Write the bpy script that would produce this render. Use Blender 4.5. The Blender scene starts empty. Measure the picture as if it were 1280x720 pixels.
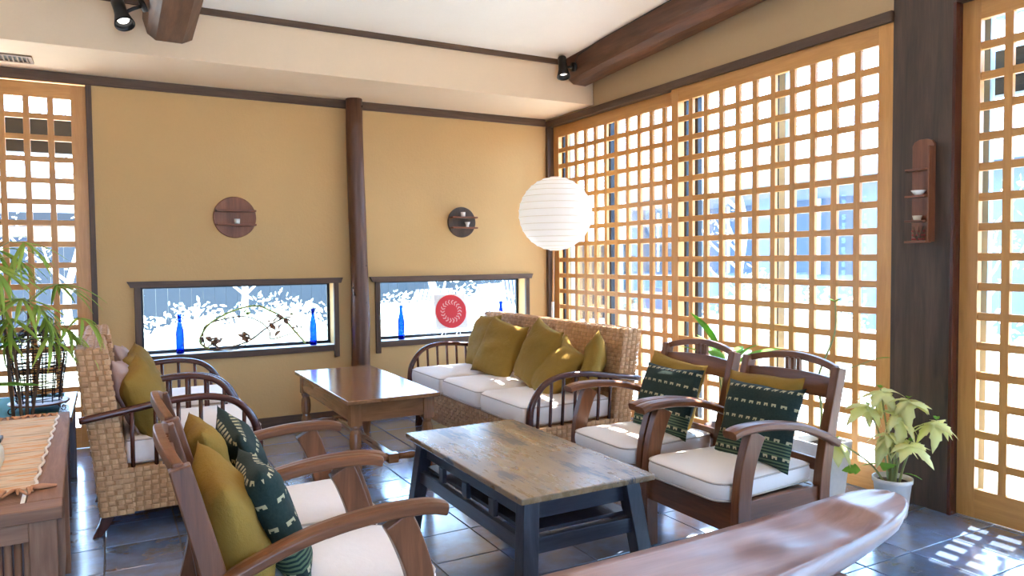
import bpy, bmesh, math, random
from mathutils import Vector, Matrix, Euler
PI = math.pi
random.seed(7)
scene = bpy.context.scene
COL = scene.collection

# ------------------------------------------------------------------ camera
F_PX = 916.0
YAW, PITCH, ROLL = 0.502771, 0.0394135, 0.0097422
CAM_H = 1.26
cd = bpy.data.cameras.new('camera')
cam = bpy.data.objects.new('camera', cd)
COL.objects.link(cam)
fwd = Vector((math.sin(YAW)*math.cos(PITCH), math.cos(YAW)*math.cos(PITCH), -math.sin(PITCH)))
right = Vector((math.cos(YAW), -math.sin(YAW), 0))
down = fwd.cross(right)
r2 = math.cos(ROLL)*right + math.sin(ROLL)*down
d2 = -math.sin(ROLL)*right + math.cos(ROLL)*down
mw = Matrix((r2, -d2, -fwd)).transposed().to_4x4()
mw.translation = (0, 0, CAM_H)
cam.matrix_world = mw
cd.sensor_fit = 'HORIZONTAL'
cd.sensor_width = 36.0
cd.lens = F_PX/1280.0*36.0
cd.clip_start = 0.05
cd.clip_end = 200
scene.camera = cam

# ------------------------------------------------------------------ sky and sun
SKY_STRENGTH = 16.0
SUN_STRENGTH = 42.0
world = bpy.data.worlds.new('world')
scene.world = world
world.use_nodes = True
wb = world.node_tree.nodes['Background']
wb.inputs['Color'].default_value = (0.36, 0.61, 1.0, 1)
wb.inputs['Strength'].default_value = SKY_STRENGTH
sl = bpy.data.lights.new('sun', 'SUN')
sl.energy = SUN_STRENGTH
sl.angle = math.radians(0.6)
sl.color = (1.0, 0.96, 0.90)
sun = bpy.data.objects.new('sun', sl)
sun.rotation_euler = Vector((-.103, -.025, -.140)).to_track_quat('-Z', 'Y').to_euler()
sun.location = (8, 4, 9)
COL.objects.link(sun)

scene.view_settings.view_transform = 'Standard'
scene.view_settings.look = 'None'
scene.view_settings.gamma = 1.0
scene.view_settings.use_curve_mapping = False
scene.view_settings.exposure = 0.6
scene.cycles.max_bounces = 14
scene.cycles.diffuse_bounces = 8
scene.cycles.glossy_bounces = 4
scene.cycles.transparent_max_bounces = 24
scene.cycles.sample_clamp_indirect = 12.0

# ------------------------------------------------------------------ material helpers
class NT:
    """small wrapper for building node trees"""
    def __init__(s, name):
        s.m = bpy.data.materials.new(name); s.m.use_nodes = True
        s.t = s.m.node_tree; s.n = s.t.nodes; s.l = s.t.links
        s.b = s.n['Principled BSDF']; s.out = s.n['Material Output']
    def node(s, typ, **kw):
        n = s.n.new(typ)
        for k, v in kw.items(): setattr(n, k, v)
        return n
    def put(s, sock, v):
        if hasattr(v, 'is_linked') or isinstance(v, bpy.types.NodeSocket): s.l.new(v, sock)
        else: sock.default_value = v
    def math(s, op, a, b=0.0, c=0.0):
        n = s.node('ShaderNodeMath', operation=op)
        for i, v in enumerate((a, b, c)): s.put(n.inputs[i], v)
        return n.outputs[0]
    def coord(s, which='Object'):
        return s.node('ShaderNodeTexCoord').outputs[which]
    def mapping(s, vec, scale=(1, 1, 1), loc=(0, 0, 0), rot=(0, 0, 0)):
        n = s.node('ShaderNodeMapping')
        s.l.new(vec, n.inputs['Vector'])
        n.inputs['Scale'].default_value = scale; n.inputs['Location'].default_value = loc
        n.inputs['Rotation'].default_value = rot
        return n.outputs[0]
    def noise(s, vec, scale, detail=4, rough=.55, out='Fac', dist=0):
        n = s.node('ShaderNodeTexNoise')
        s.l.new(vec, n.inputs['Vector'])
        n.inputs['Scale'].default_value = scale; n.inputs['Detail'].default_value = detail
        n.inputs['Roughness'].default_value = rough; n.inputs['Distortion'].default_value = dist
        return n.outputs[out]
    def ramp(s, fac, stops):
        n = s.node('ShaderNodeValToRGB'); e = n.color_ramp.elements
        while len(e) < len(stops): e.new(0.5)
        for i, (p, c) in enumerate(stops):
            e[i].position = p; e[i].color = (*c, 1) if len(c) == 3 else c
        s.put(n.inputs[0], fac)
        return n.outputs[0]
    def mix(s, fac, a, b, blend='MIX'):
        n = s.node('ShaderNodeMix', data_type='RGBA', blend_type=blend)
        s.put(n.inputs[0], fac)
        s.put(n.inputs[6], (*a, 1) if isinstance(a, tuple) and len(a) == 3 else a)
        s.put(n.inputs[7], (*b, 1) if isinstance(b, tuple) and len(b) == 3 else b)
        return n.outputs[2]
    def bump(s, h, strength=.3, dist=.01):
        n = s.node('ShaderNodeBump')
        n.inputs['Strength'].default_value = strength; n.inputs['Distance'].default_value = dist
        s.put(n.inputs['Height'], h); s.l.new(n.outputs[0], s.b.inputs['Normal'])
    def sep(s, v):
        n = s.node('ShaderNodeSeparateXYZ'); s.l.new(v, n.inputs[0]); return n.outputs
    def base(s, c): s.put(s.b.inputs['Base Color'], (*c, 1) if isinstance(c, tuple) and len(c) == 3 else c)
    def rough(s, r): s.put(s.b.inputs['Roughness'], r)

MATS = {}
def plain(name, c, rough=.6, metal=0, spec=.5):
    if name in MATS: return MATS[name]
    t = NT(name)
    v = t.coord(); f = t.noise(v, 40, 3)
    t.base(t.mix(f, tuple(x*.9 for x in c), tuple(min(1, x*1.08) for x in c)))
    t.rough(rough); t.b.inputs['Metallic'].default_value = metal
    t.b.inputs['Specular IOR Level'].default_value = spec
    MATS[name] = t.m; return t.m

def wood(name, dark, light, axis='x', rough=.45, grain=1.0, bump=.15, rand=.12, spec=.5):
    key = name+'_'+axis
    if key in MATS: return MATS[key]
    t = NT(key)
    sc = {'x': (1.2, 14, 14), 'y': (14, 1.2, 14), 'z': (14, 14, 1.2)}[axis]
    oi = t.node('ShaderNodeObjectInfo')
    v = t.node('ShaderNodeVectorMath', operation='ADD')
    t.l.new(t.coord(), v.inputs[0])
    rv = t.node('ShaderNodeVectorMath', operation='SCALE'); rv.inputs[0].default_value = (7.3, 3.1, 5.7)
    t.l.new(oi.outputs['Random'], rv.inputs['Scale']); t.l.new(rv.outputs[0], v.inputs[1])
    mp = t.mapping(v.outputs[0], tuple(x*grain for x in sc))
    f1 = t.noise(mp, 1.6, 6, .62, dist=.8)
    f2 = t.noise(mp, 7.0, 3, .6)
    f = t.math('ADD', t.math('MULTIPLY', f1, .75), t.math('MULTIPLY', f2, .25))
    c = t.ramp(f, [(.30, dark), (.52, tuple((a+b)/2 for a, b in zip(dark, light))), (.70, light)])
    h = t.node('ShaderNodeHueSaturation')
    t.l.new(c, h.inputs['Color'])
    t.put(h.inputs['Value'], t.math('ADD', t.math('MULTIPLY', oi.outputs['Random'], rand*2), 1-rand))
    t.base(h.outputs[0]); t.rough(rough); t.b.inputs['Specular IOR Level'].default_value = spec
    t.bump(f, bump, .004)
    MATS[key] = t.m; return t.m

def plaster(name, c, bump=.25):
    if name in MATS: return MATS[name]
    t = NT(name); v = t.coord()
    f = t.noise(v, 2.2, 5, .6); g = t.noise(v, 55, 4, .65)
    col = t.mix(f, tuple(x*.94 for x in c), tuple(min(1, x*1.05) for x in c))
    t.base(t.mix(t.math('MULTIPLY', g, .25), col, tuple(x*.82 for x in c)))
    t.rough(.92); t.b.inputs['Specular IOR Level'].default_value = .15
    t.bump(t.math('ADD', g, t.math('MULTIPLY', t.noise(v, 14, 3), .6)), bump, .006)
    MATS[name] = t.m; return t.m

def fabric(name, c, c2=None, scale=260, bump=.25, sheen=0.0):
    if name in MATS: return MATS[name]
    t = NT(name); v = t.coord(); c2 = c2 or tuple(x*.8 for x in c)
    f = t.noise(v, 6, 4); g = t.noise(v, scale, 2)
    t.base(t.mix(t.math('ADD', t.math('MULTIPLY', f, .7), t.math('MULTIPLY', g, .3)), c2, c))
    t.rough(.9); t.b.inputs['Specular IOR Level'].default_value = .15
    t.b.inputs['Sheen Weight'].default_value = sheen
    t.bump(t.math('ADD', t.math('MULTIPLY', g, .25), t.math('ADD', t.noise(v, 22, 4), t.math('MULTIPLY', t.noise(v, 8, 3, .5, dist=1.2), 1.6))), bump, .012)
    MATS[name] = t.m; return t.m

def make_materials():
    M = {}
    M['wall'] = plaster('wall_plaster', (.67, .44, .200))
    M['soffit'] = plaster('soffit_plaster', (.86, .67, .47), .1)
    M['ceiling'] = plaster('ceiling_plaster', (.94, .87, .77), .08)
    M['upper_wall'] = plaster('upper_wall_plaster', (.57, .41, .23), .12)
    for a in 'xyz':
        M['trim_'+a] = wood('dark_trim_wood', (.055, .028, .016), (.15, .085, .050), a, .5)
        M['lat_'+a] = wood('cedar_lattice_wood', (.52, .235, .060), (.72, .37, .115), a, .38, rand=.06)
        M['chair_'+a] = wood('brown_chair_wood', (.095, .034, .014), (.25, .095, .040), a, .34, rand=.08, spec=.35)
        M['dark_'+a] = wood('dark_red_bentwood', (.045, .012, .009), (.12, .035, .022), a, .25)
        M['pillar_'+a] = wood('charred_pillar_wood', (.040, .026, .020), (.135, .085, .058), a, .6, grain=.7)
        M['log_'+a] = wood('aged_log_wood', (.05, .019, .010), (.20, .085, .045), a, .42, grain=.7, bump=.6)
        M['table_'+a] = wood('polished_table_wood', (.17, .065, .025), (.36, .17, .075), a, .16, rand=.05)
        M['cab_'+a] = wood('worn_cabinet_wood', (.16, .070, .035), (.34, .18, .105), a, .6)
        M['shelf_'+a] = wood('reddish_shelf_wood', (.13, .042, .018), (.30, .11, .050), a, .4)
        M['navy_'+a] = wood('navy_painted_wood', (.007, .007, .011), (.048, .046, .062), a, .38, bump=.4)
    # slate floor tile
    t = NT('slate_tile'); v = t.coord('Object')
    gv = t.node('ShaderNodeNewGeometry').outputs['Position']
    oi = t.node('ShaderNodeObjectInfo').outputs['Random']
    f = t.noise(gv, 7, 6, .62); g = t.noise(gv, 34, 5, .6)
    c = t.ramp(f, [(.24, (.155, .140, .145)), (.38, (.160, .180, .225)), (.52, (.155, .205, .32)), (.68, (.180, .260, .43)), (.82, (.22, .31, .49))])
    h = t.node('ShaderNodeHueSaturation'); t.l.new(c, h.inputs['Color'])
    t.put(h.inputs['Value'], t.math('ADD', t.math('MULTIPLY', oi, .45), .8))
    t.base(h.outputs[0]); t.b.inputs['Coat Weight'].default_value = 1.0; t.b.inputs['Coat Roughness'].default_value = .16; t.b.inputs['Coat IOR'].default_value = 1.7
    t.rough(t.math('ADD', t.math('MULTIPLY', g, .16), .10))
    t.bump(t.math('ADD', f, t.math('MULTIPLY', g, .4)), .22, .006)
    M['tile'] = t.m
    M['grout'] = plain('tile_grout', (.10, .088, .085), .8)
    # glass: thin pane
    def thin(name, tint, refl=1.0):
        t = NT(name); t.n.remove(t.b)
        tr = t.node('ShaderNodeBsdfTransparent'); tr.inputs[0].default_value = (*tint, 1)
        gl = t.node('ShaderNodeBsdfGlossy'); gl.inputs['Roughness'].default_value = .02
        fr = t.node('ShaderNodeFresnel'); fr.inputs[0].default_value = 1.35
        mx = t.node('ShaderNodeMixShader')
        t.l.new(t.math('MULTIPLY', fr.outputs[0], refl), mx.inputs[0]); t.l.new(tr.outputs[0], mx.inputs[1]); t.l.new(gl.outputs[0], mx.inputs[2])
        t.l.new(mx.outputs[0], t.out.inputs['Surface'])
        return t.m
    M['glass'] = thin('window_glass', (.93, .97, .98), .6)
    M['blue_glass'] = thin('cobalt_bottle_glass', (.04, .17, .80), 1.0)
    M['alu'] = plain('dark_aluminium', (.022, .022, .026), .4, .6)
    M['alu_grey'] = plain('grey_aluminium', (.30, .36, .42), .4, .5)
    # translucent panels and paper
    def translucent(name, c, w=.6):
        t = NT(name)
        t.base(c); t.rough(.8)
        ts = t.node('ShaderNodeBsdfTranslucent'); ts.inputs[0].default_value = (*c, 1)
        mx = t.node('ShaderNodeMixShader'); mx.inputs[0].default_value = w
        t.l.new(t.b.outputs[0], mx.inputs[1]); t.l.new(ts.outputs[0], mx.inputs[2]); t.l.new(mx.outputs[0], t.out.inputs['Surface'])
        return t.m
    M['paper'] = translucent('washi_paper', (.94, .91, .86), .45)
    M['polycarb'] = translucent('blue_corrugated_panel', (.17, .27, .42), .5)
    M['leaf_pale'] = translucent('pale_variegated_leaf', (.90, .90, .48), .4)
    M['leaf_green'] = translucent('fresh_green_leaf', (.22, .48, .06), .35)
    M['leaf_bamboo'] = translucent('palm_leaf', (.42, .56, .10), .45)
    M['leaf_dark'] = translucent('dark_outdoor_leaf', (.30, .38, .16), .3)
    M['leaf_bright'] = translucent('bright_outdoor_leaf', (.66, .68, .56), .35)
    # fabrics
    M['gold'] = fabric('olive_gold_cotton', (.33, .200, .042), (.23, .132, .024), 300, .45)
    M['gold_pale'] = fabric('pale_mauve_cotton', (.52, .36, .30), (.40, .26, .21))
    M['white'] = fabric('cream_canvas', (.88, .81, .76), (.82, .74, .68), 320, .14)
    M['piping'] = fabric('cream_piping', (.62, .52, .44))
    M['teal'] = fabric('teal_table_cloth', (.10, .30, .32), (.06, .22, .26))
    # green elephant-row fabric
    t = NT('green_woven_cotton'); v = t.coord(); x, y, z = t.sep(v)
    zz = t.math('MULTIPLY', t.math('ADD', z, .5), 1/.068)
    fz = t.math('FRACT', zz)
    band = t.math('MULTIPLY', t.math('GREATER_THAN', fz, .42), t.math('LESS_THAN', fz, .60))
    fx = t.math('FRACT', t.math('MULTIPLY', x, 1/.040))
    dash = t.math('LESS_THAN', fx, .52)
    notch = t.math('MULTIPLY', t.math('LESS_THAN', fz, .50), t.math('MULTIPLY', t.math('GREATER_THAN', fx, .17), t.math('LESS_THAN', fx, .35)))
    ele = t.math('MULTIPLY', t.math('MULTIPLY', band, dash), t.math('SUBTRACT', 1.0, notch))
    fine = t.math('GREATER_THAN', t.math('FRACT', t.math('MULTIPLY', z, 1/.0125)), .5)
    low = t.math('MULTIPLY', t.math('LESS_THAN', z, -.06), fine)
    low = t.math('MULTIPLY', low, t.math('SUBTRACT', 1.0, band))
    nz = t.noise(v, 120, 3)
    cg = t.mix(nz, (.010, .021, .018), (.030, .048, .040))
    cg = t.mix(t.math('MULTIPLY', low, .8), cg, (.12, .17, .09))
    cg = t.mix(ele, cg, (.46, .41, .25))
    t.base(cg); t.rough(.85); t.b.inputs['Specular IOR Level'].default_value = .2
    t.bump(nz, .25, .004)
    M['green'] = t.m
    # wicker
    t = NT('woven_banana_fibre'); g = t.node('ShaderNodeNewGeometry')
    v = t.coord(); f = t.noise(t.mapping(v, (60, 60, 60)), 1.5, 4)
    c = t.ramp(t.math('ADD', t.math('MULTIPLY', g.outputs['Random Per Island'], .6), t.math('MULTIPLY', f, .4)),
               [(.15, (.46, .24, .105)), (.5, (.54, .295, .135)), (.85, (.62, .36, .175))])
    t.base(c); t.rough(.55); t.bump(f, .3, .003)
    M['wicker'] = t.m
    M['wicker_back'] = plain('wicker_core', (.42, .23, .10), .7)
    # distressed table top
    t = NT('distressed_table_top'); v = t.coord()
    a = t.noise(t.mapping(v, (22, 2.2, 10)), 1.3, 6, .6, dist=.6)
    wear = t.noise(t.mapping(v, (11, 2.6, 8), (3.1, 1.7, 0)), .9, 7, .72)
    fine = t.noise(t.mapping(v, (90, 9, 9)), 1.2, 4)
    c = t.ramp(a, [(.3, (.165, .100, .046)), (.55, (.235, .148, .072)), (.75, (.31, .205, .108))])
    msk = t.ramp(t.math('ADD', t.math('MULTIPLY', wear, .8), t.math('MULTIPLY', fine, .2)), [(.555, (0, 0, 0)), (.585, (1, 1, 1))])
    t.base(t.mix(msk, c, (.030, .026, .034)))
    t.rough(t.math('ADD', t.math('MULTIPLY', wear, .2), .18)); t.bump(t.math('SUBTRACT', a, msk), .35, .003)
    t.b.inputs['Coat Weight'].default_value = .4; t.b.inputs['Coat Roughness'].default_value = .2
    M['distress'] = t.m
    # carved bench
    t = NT('carved_bench_wood'); v = t.coord()
    a = t.noise(t.mapping(v, (1.6, 16, 12)), 1.3, 6, .6, dist=.7)
    sp = t.noise(t.mapping(v, (5, 24, 20)), 1.2, 5, .7)
    c = t.ramp(a, [(.3, (.24, .10, .065)), (.55, (.36, .18, .125)), (.75, (.46, .26, .19))])
    t.base(t.mix(t.ramp(sp, [(.70, (0, 0, 0)), (.76, (1, 1, 1))]), c, (.05, .018, .012)))
    t.rough(t.math('ADD', t.math('MULTIPLY', a, .25), .27)); t.bump(a, .15, .004)
    t.b.inputs['Coat Weight'].default_value = .8; t.b.inputs['Coat Roughness'].default_value = .30
    M['bench'] = t.m
    # runner cloth
    t = NT('striped_runner_weave'); v = t.coord(); x, y, z = t.sep(v)
    n1 = t.noise(t.mapping(v, (3, 26, 1)), 1.0, 5, .65)
    c = t.ramp(n1, [(.28, (.30, .24, .20)), (.40, (.55, .42, .30)), (.50, (.74, .62, .48)), (.58, (.66, .33, .14)), (.64, (.72, .60, .48)), (.75, (.45, .38, .33))])
    t.base(c); t.rough(.95); t.bump(t.noise(t.mapping(v, (120, 400, 1)), 1, 2), .4, .003)
    M['runner'] = t.m
    M['fringe'] = fabric('apricot_fringe', (.66, .33, .18))
    # red printed disc, polar petal rings
    t = NT('red_petal_print'); v = t.coord(); x, y, z = t.sep(v)
    rr = t.math('SQRT', t.math('ADD', t.math('MULTIPLY', x, x), t.math('MULTIPLY', z, z)))
    an = t.math('ARCTAN2', z, x)
    rn = t.math('MULTIPLY', rr, 1/.143)
    sg = t.math('MULTIPLY', t.math('SUBTRACT', t.math('GREATER_THAN', rn, .56), .5), 2.0)
    w = t.math('SINE', t.math('ADD', t.math('MULTIPLY', an, 18), t.math('MULTIPLY', t.math('MULTIPLY', t.math('SUBTRACT', rn, .56), 22), sg)))
    zone = t.math('MULTIPLY', t.math('GREATER_THAN', rn, .42), t.math('LESS_THAN', rn, .70))
    pat = t.math('MULTIPLY', t.math('GREATER_THAN', w, .2), zone)
    cr = t.mix(t.math('MULTIPLY', pat, .9), (.80, .045, .060), (.95, .55, .52)); t.base(cr); t.rough(.5)
    ts = t.node('ShaderNodeBsdfTranslucent'); t.l.new(cr, ts.inputs[0]); mx = t.node('ShaderNodeMixShader'); mx.inputs[0].default_value = .3
    t.l.new(t.b.outputs[0], mx.inputs[1]); t.l.new(ts.outputs[0], mx.inputs[2]); t.l.new(mx.outputs[0], t.out.inputs['Surface'])
    M['red'] = t.m
    M['card'] = plain('white_card', (.85, .86, .88), .6)
    M['ceramic'] = plain('white_ceramic', (.85, .84, .80), .25)
    M['cream'] = plain('cream_glaze', (.72, .62, .45), .3)
    M['brown_glaze'] = plain('brown_glaze', (.10, .045, .025), .3)
    M['black'] = plain('black_metal', (.012, .012, .013), .35, .3)
    M['wire'] = plain('dark_wire', (.030, .020, .022), .45, .3)
    M['stem'] = plain('green_stem', (.30, .34, .12), .6)
    M['twig'] = plain('brown_twig', (.12, .065, .035), .8)
    M['vine_green'] = plain('green_vine', (.35, .40, .12), .7)
    M['dried'] = plain('dried_flower', (.22, .12, .08), .9)
    M['soil'] = plain('potting_soil', (.06, .04, .03), .95)
    M['white_plastic'] = plain('white_pot', (.82, .80, .76), .35)
    M['terracotta'] = plain('brown_pot', (.16, .07, .04), .6)
    M['gravel'] = plain('pale_gravel', (.68, .63, .57), .95)
    M['white_paint'] = plain('white_painted_wood', (.80, .80, .82), .5)
    M['eave'] = plain('tan_eave_soffit', (.30, .21, .13), .9)
    M['garden_paint'] = plain('lavender_grey_paint', (.20, .19, .24), .6)
    M['outer_wall'] = plain('blue_grey_outer_wall', (.11, .13, .17), .9)
    M['tan_wall'] = plain('tan_outer_wall', (.42, .34, .22), .9)
    M['shutter'] = plain('blue_shutter', (.020, .032, .055), .6)
    M['fence'] = plain('dark_fence', (.010, .016, .022), .8)
    M['roof'] = plain('grey_roof_tile', (.18, .20, .23), .6)
    M['bark'] = plain('pale_bark', (.46, .42, .37), .9)
    M['vent'] = plain('bronze_vent', (.28, .19, .12), .5)
    t = NT('spot_lamp_glow'); t.b.inputs['Emission Color'].default_value = (1, .93, .85, 1); t.b.inputs['Emission Strength'].default_value = 3.0
    M['bulb'] = t.m
    return M
M = make_materials()

# ------------------------------------------------------------------ mesh helpers
class MB:
    def __init__(s): s.v = []; s.f = []
    def add(s, vs, fs):
        o = len(s.v); s.v += [tuple(p) for p in vs]; s.f += [tuple(i+o for i in f) for f in fs]; return s
    def box(s, x0, x1, y0, y1, z0, z1):
        return s.hexa([(x0, y0, z0), (x1, y0, z0), (x1, y1, z0), (x0, y1, z0), (x0, y0, z1), (x1, y0, z1), (x1, y1, z1), (x0, y1, z1)])
    def hexa(s, p):
        return s.add(p, [(0, 3, 2, 1), (4, 5, 6, 7), (0, 1, 5, 4), (1, 2, 6, 5), (2, 3, 7, 6), (3, 0, 4, 7)])
    def tube(s, pts, rad, n=8, cap=True, up=None, flat=1.0):
        pts = [Vector(p) for p in pts]; m = len(pts)
        if not hasattr(rad, '__len__'): rad = [rad]*m
        o = len(s.v); prev = None
        for i, p in enumerate(pts):
            t = (pts[min(i+1, m-1)] - pts[max(i-1, 0)])
            t = t.normalized() if t.length > 1e-9 else Vector((0, 0, 1))
            if prev is None:
                a = Vector(up) if up else (Vector((0, 0, 1)) if abs(t.z) < .9 else Vector((1, 0, 0)))
            else: a = prev
            n1 = (a - t*a.dot(t))
            n1 = n1.normalized() if n1.length > 1e-6 else t.orthogonal().normalized()
            prev = n1; n2 = t.cross(n1)
            for k in range(n):
                an = 2*PI*k/n
                s.v.append(tuple(p + (n1*math.cos(an)*flat + n2*math.sin(an))*rad[i]))
        for i in range(m-1):
            for k in range(n):
                a = o+i*n+k; b = o+i*n+(k+1) % n
                s.f.append((a, b, b+n, a+n))
        if cap:
            s.f.append(tuple(o+k for k in range(n))[::-1]); s.f.append(tuple(o+(m-1)*n+k for k in range(n)))
        return s
    def lathe(s, prof, n=24, c=(0, 0, 0), capb=True, capt=True):
        o = len(s.v)
        for r, z in prof:
            for k in range(n):
                an = 2*PI*k/n; s.v.append((c[0]+r*math.cos(an), c[1]+r*math.sin(an), c[2]+z))
        for i in range(len(prof)-1):
            for k in range(n):
                a = o+i*n+k; b = o+i*n+(k+1) % n; s.f.append((a, b, b+n, a+n))
        if capb: s.f.append(tuple(o+k for k in range(n))[::-1])
        if capt: s.f.append(tuple(o+(len(prof)-1)*n+k for k in range(n)))
        return s
    def loft(s, secs, closed=True, cap=True):
        o = len(s.v); n = len(secs[0])
        for q in secs: s.v += [tuple(p) for p in q]
        for i in range(len(secs)-1):
            for k in range(n if closed else n-1):
                a = o+i*n+k; b = o+i*n+(k+1) % n; s.f.append((a, b, b+n, a+n))
        if cap and closed:
            s.f.append(tuple(o+k for k in range(n))[::-1]); s.f.append(tuple(o+(len(secs)-1)*n+k for k in range(n)))
        return s
    def prism(s, outline, axis, a0, a1):
        """extrude a 2D outline along an axis: axis 'y' -> outline is (x, z)"""
        def pt(u, w, a): return {'y': (u, a, w), 'x': (a, u, w), 'z': (u, w, a)}[axis]
        return s.loft([[pt(u, w, a0) for u, w in outline], [pt(u, w, a1) for u, w in outline]])
    def board(s, path, hw, ya, yb):
        """board in an xz plane following path [(x,z)], half widths hw, between ya and yb"""
        L, Rr = [], []
        for i, (x, z) in enumerate(path):
            a = path[max(i-1, 0)]; b = path[min(i+1, len(path)-1)]
            dx, dz = b[0]-a[0], b[1]-a[1]; l = math.hypot(dx, dz); nx, nz = -dz/l, dx/l
            h = hw[i] if hasattr(hw, '__len__') else hw
            L.append((x+nx*h, z+nz*h)); Rr.append((x-nx*h, z-nz*h))
        secs = [[(l[0], ya, l[1]), (l[0], yb, l[1]), (r[0], yb, r[1]), (r[0], ya, r[1])] for l, r in zip(L, Rr)]
        return s.loft(secs)
    def mesh(s, name):
        me = bpy.data.meshes.new(name); me.from_pydata(s.v, [], s.f)
        bm = bmesh.new(); bm.from_mesh(me); bmesh.ops.recalc_face_normals(bm, faces=bm.faces); bm.to_mesh(me); bm.free()
        return me
    def build(s, name, mat, parent=None, smooth=False, bevel=0, loc=None, rot=None, kind=None, label=None, sub=0):
        me = s.mesh(name); me.materials.append(mat)
        return link(name, me, parent, smooth, bevel, loc, rot, kind, label, sub)
def link(name, me, parent=None, smooth=False, bevel=0, loc=None, rot=None, kind=None, label=None, sub=0):
    if smooth:
        for p in me.polygons: p.use_smooth = True
    o = bpy.data.objects.new(name, me); COL.objects.link(o)
    if parent: o.parent = parent
    if loc: o.location = loc
    if rot: o.rotation_euler = rot
    if kind: o['kind'] = kind
    if label: o['label'] = label
    if bevel:
        b = o.modifiers.new('bevel', 'BEVEL'); b.width = bevel; b.segments = 2; b.limit_method = 'ANGLE'; b.angle_limit = math.radians(40)
    if sub:
        q = o.modifiers.new('subdivision', 'SUBSURF'); q.levels = sub; q.render_levels = sub
    return o
def tag(o, label, cat, group=None):
    o['label'] = label; o['category'] = cat
    if group: o['group'] = group
    return o
def thing(name, label, cat, loc=(0, 0, 0), rz=0, group=None):
    o = bpy.data.objects.new(name, None); COL.objects.link(o)
    o.empty_display_size = .1; o.location = loc; o.rotation_euler = (0, 0, rz)
    return tag(o, label, cat, group)
def copy_tree(o, parent=None):
    c = o.copy(); COL.objects.link(c); c.parent = parent
    for ch in list(o.children): copy_tree(ch, c)
    return c
def dup(root, loc, rz, label):
    c = copy_tree(root); c.location = loc; c.rotation_euler = (0, 0, rz); c['label'] = label
    return c
def B(*a): return MB().box(*a)
def struct(o): o['kind'] = 'structure'; return o

# ------------------------------------------------------------------ room shell
XR, YB = 3.54, 5.74
XL, YR = -3.2, -2.6
# floor: slab of grout with each tile in view a part of its own
floor = struct(B(XL-.2, XR+.2, YR-.2, YB+.2, -.12, -.005).build('floor', M['grout']))
T = .3005; G = .006
tile_me = None
tx0, ty0 = .252, 3.076
rest = MB()
for i in range(-13, 12):
    for j in range(-20, 10):
        x0 = tx0+i*T; y0 = ty0+j*T
        x1, y1 = x0+T, y0+T
        if x0 > XR+.06 or x1 < XL or y0 > YB or y1 < YR: continue
        cut = x1 > XR+.06 or y1 > YB or x0 < XL or y0 < YR
        ax0, ax1, ay0, ay1 = max(x0+G/2, XL), min(x1-G/2, XR+.06), max(y0+G/2, YR), min(y1-G/2, YB)
        if ax1-ax0 < .01 or ay1-ay0 < .01: continue
        seen = (y1 > 1.15 and -0.30*y1-.35 < x1 and -.9 < x1)
        if not seen:
            rest.box(ax0, ax1, ay0, ay1, -.02, 0); continue
        jz = random.uniform(-.0006, .0006)
        if cut:
            q = B(ax0, ax1, ay0, ay1, -.02, 0).build('tile', M['tile'], floor, bevel=.002); q.location.z = jz
        else:
            if tile_me is None:
                tile_me = B(-T/2+G/2, T/2-G/2, -T/2+G/2, T/2-G/2, -.02, 0).mesh('tile'); tile_me.materials.append(M['tile'])
            q = link('tile', tile_me, floor, bevel=.002, loc=(x0+T/2, y0+T/2, jz))
rest.build('tile_field', M['tile'], floor, kind='stuff')

# back wall with two low window openings and the lattice bay
WT = .16
W1 = (.19, 1.55); W2 = (1.925, 3.29); WZ = (.60, 1.088)
wb_ = MB()
wb_.box(-.10, XR+.25, YB, YB+WT, -.1, WZ[0]); wb_.box(-.10, XR+.25, YB, YB+WT, WZ[1], 2.95)
for a, b in ((-.10, W1[0]), (W1[1], W2[0]), (W2[1], XR+.25)): wb_.box(a, b, YB, YB+WT, WZ[0], WZ[1])
wb_.box(XL-.2, -.10, YB, YB+WT, 2.46, 2.95); wb_.box(XL-.2, -1.80, YB, YB+WT, -.1, 2.46)
struct(wb_.build('wall_back', M['wall']))
# right wall above the doors and its return behind the camera
wr = MB()
wr.box(XR, XR+.16, YR-.2, YB+.16, 2.50, 3.6)
wr.box(XR, XR+.16, YR-.2, -1.0, -.1, 2.50)
struct(wr.build('wall_right', M['upper_wall']))
# solid left wall; rear wall opening added unseen behind the camera for fill light
wl = MB()
wl.box(XL-.16, XL, YR-.2, YB+.16, -.1, .35); wl.box(XL-.16, XL, YR-.2, YB+.16, 2.35, 3.6)
for a, b in ((YR-.2, YB+.16),): wl.box(XL-.16, XL, a, b, .35, 2.35)
struct(wl.build('wall_left', M['wall']))
wq = MB()
wq.box(XL-.16, XR+.16, YR-.16, YR, -.1, .3); wq.box(XL-.16, XR+.16, YR-.16, YR, 2.4, 3.6)
for a, b in ((XL-.16, -.5), (.5, XR+.16)): wq.box(a, b, YR-.16, YR, .3, 2.4)
struct(wq.build('wall_rear', M['wall']))
# dropped soffit along the back wall and the sloping ceiling
YS, ZS, ZC, SL = 5.016, 2.522, 2.85, .06
struct(B(XL, XR, YS, YB, ZS, 2.95).build('ceiling_soffit', M['soffit']))
cz = lambda y: ZC + SL*(YS-y)
ce = MB().hexa([(XL-.2, YR-.2, cz(YR-.2)), (XR+.2, YR-.2, cz(YR-.2)), (XR+.2, YS+.05, cz(YS+.05)), (XL-.2, YS+.05, cz(YS+.05)),
                (XL-.2, YR-.2, 3.7), (XR+.2, YR-.2, 3.7), (XR+.2, YS+.05, 3.7), (XL-.2, YS+.05, 3.7)])
struct(ce.build('ceiling', M['ceiling']))
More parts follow.
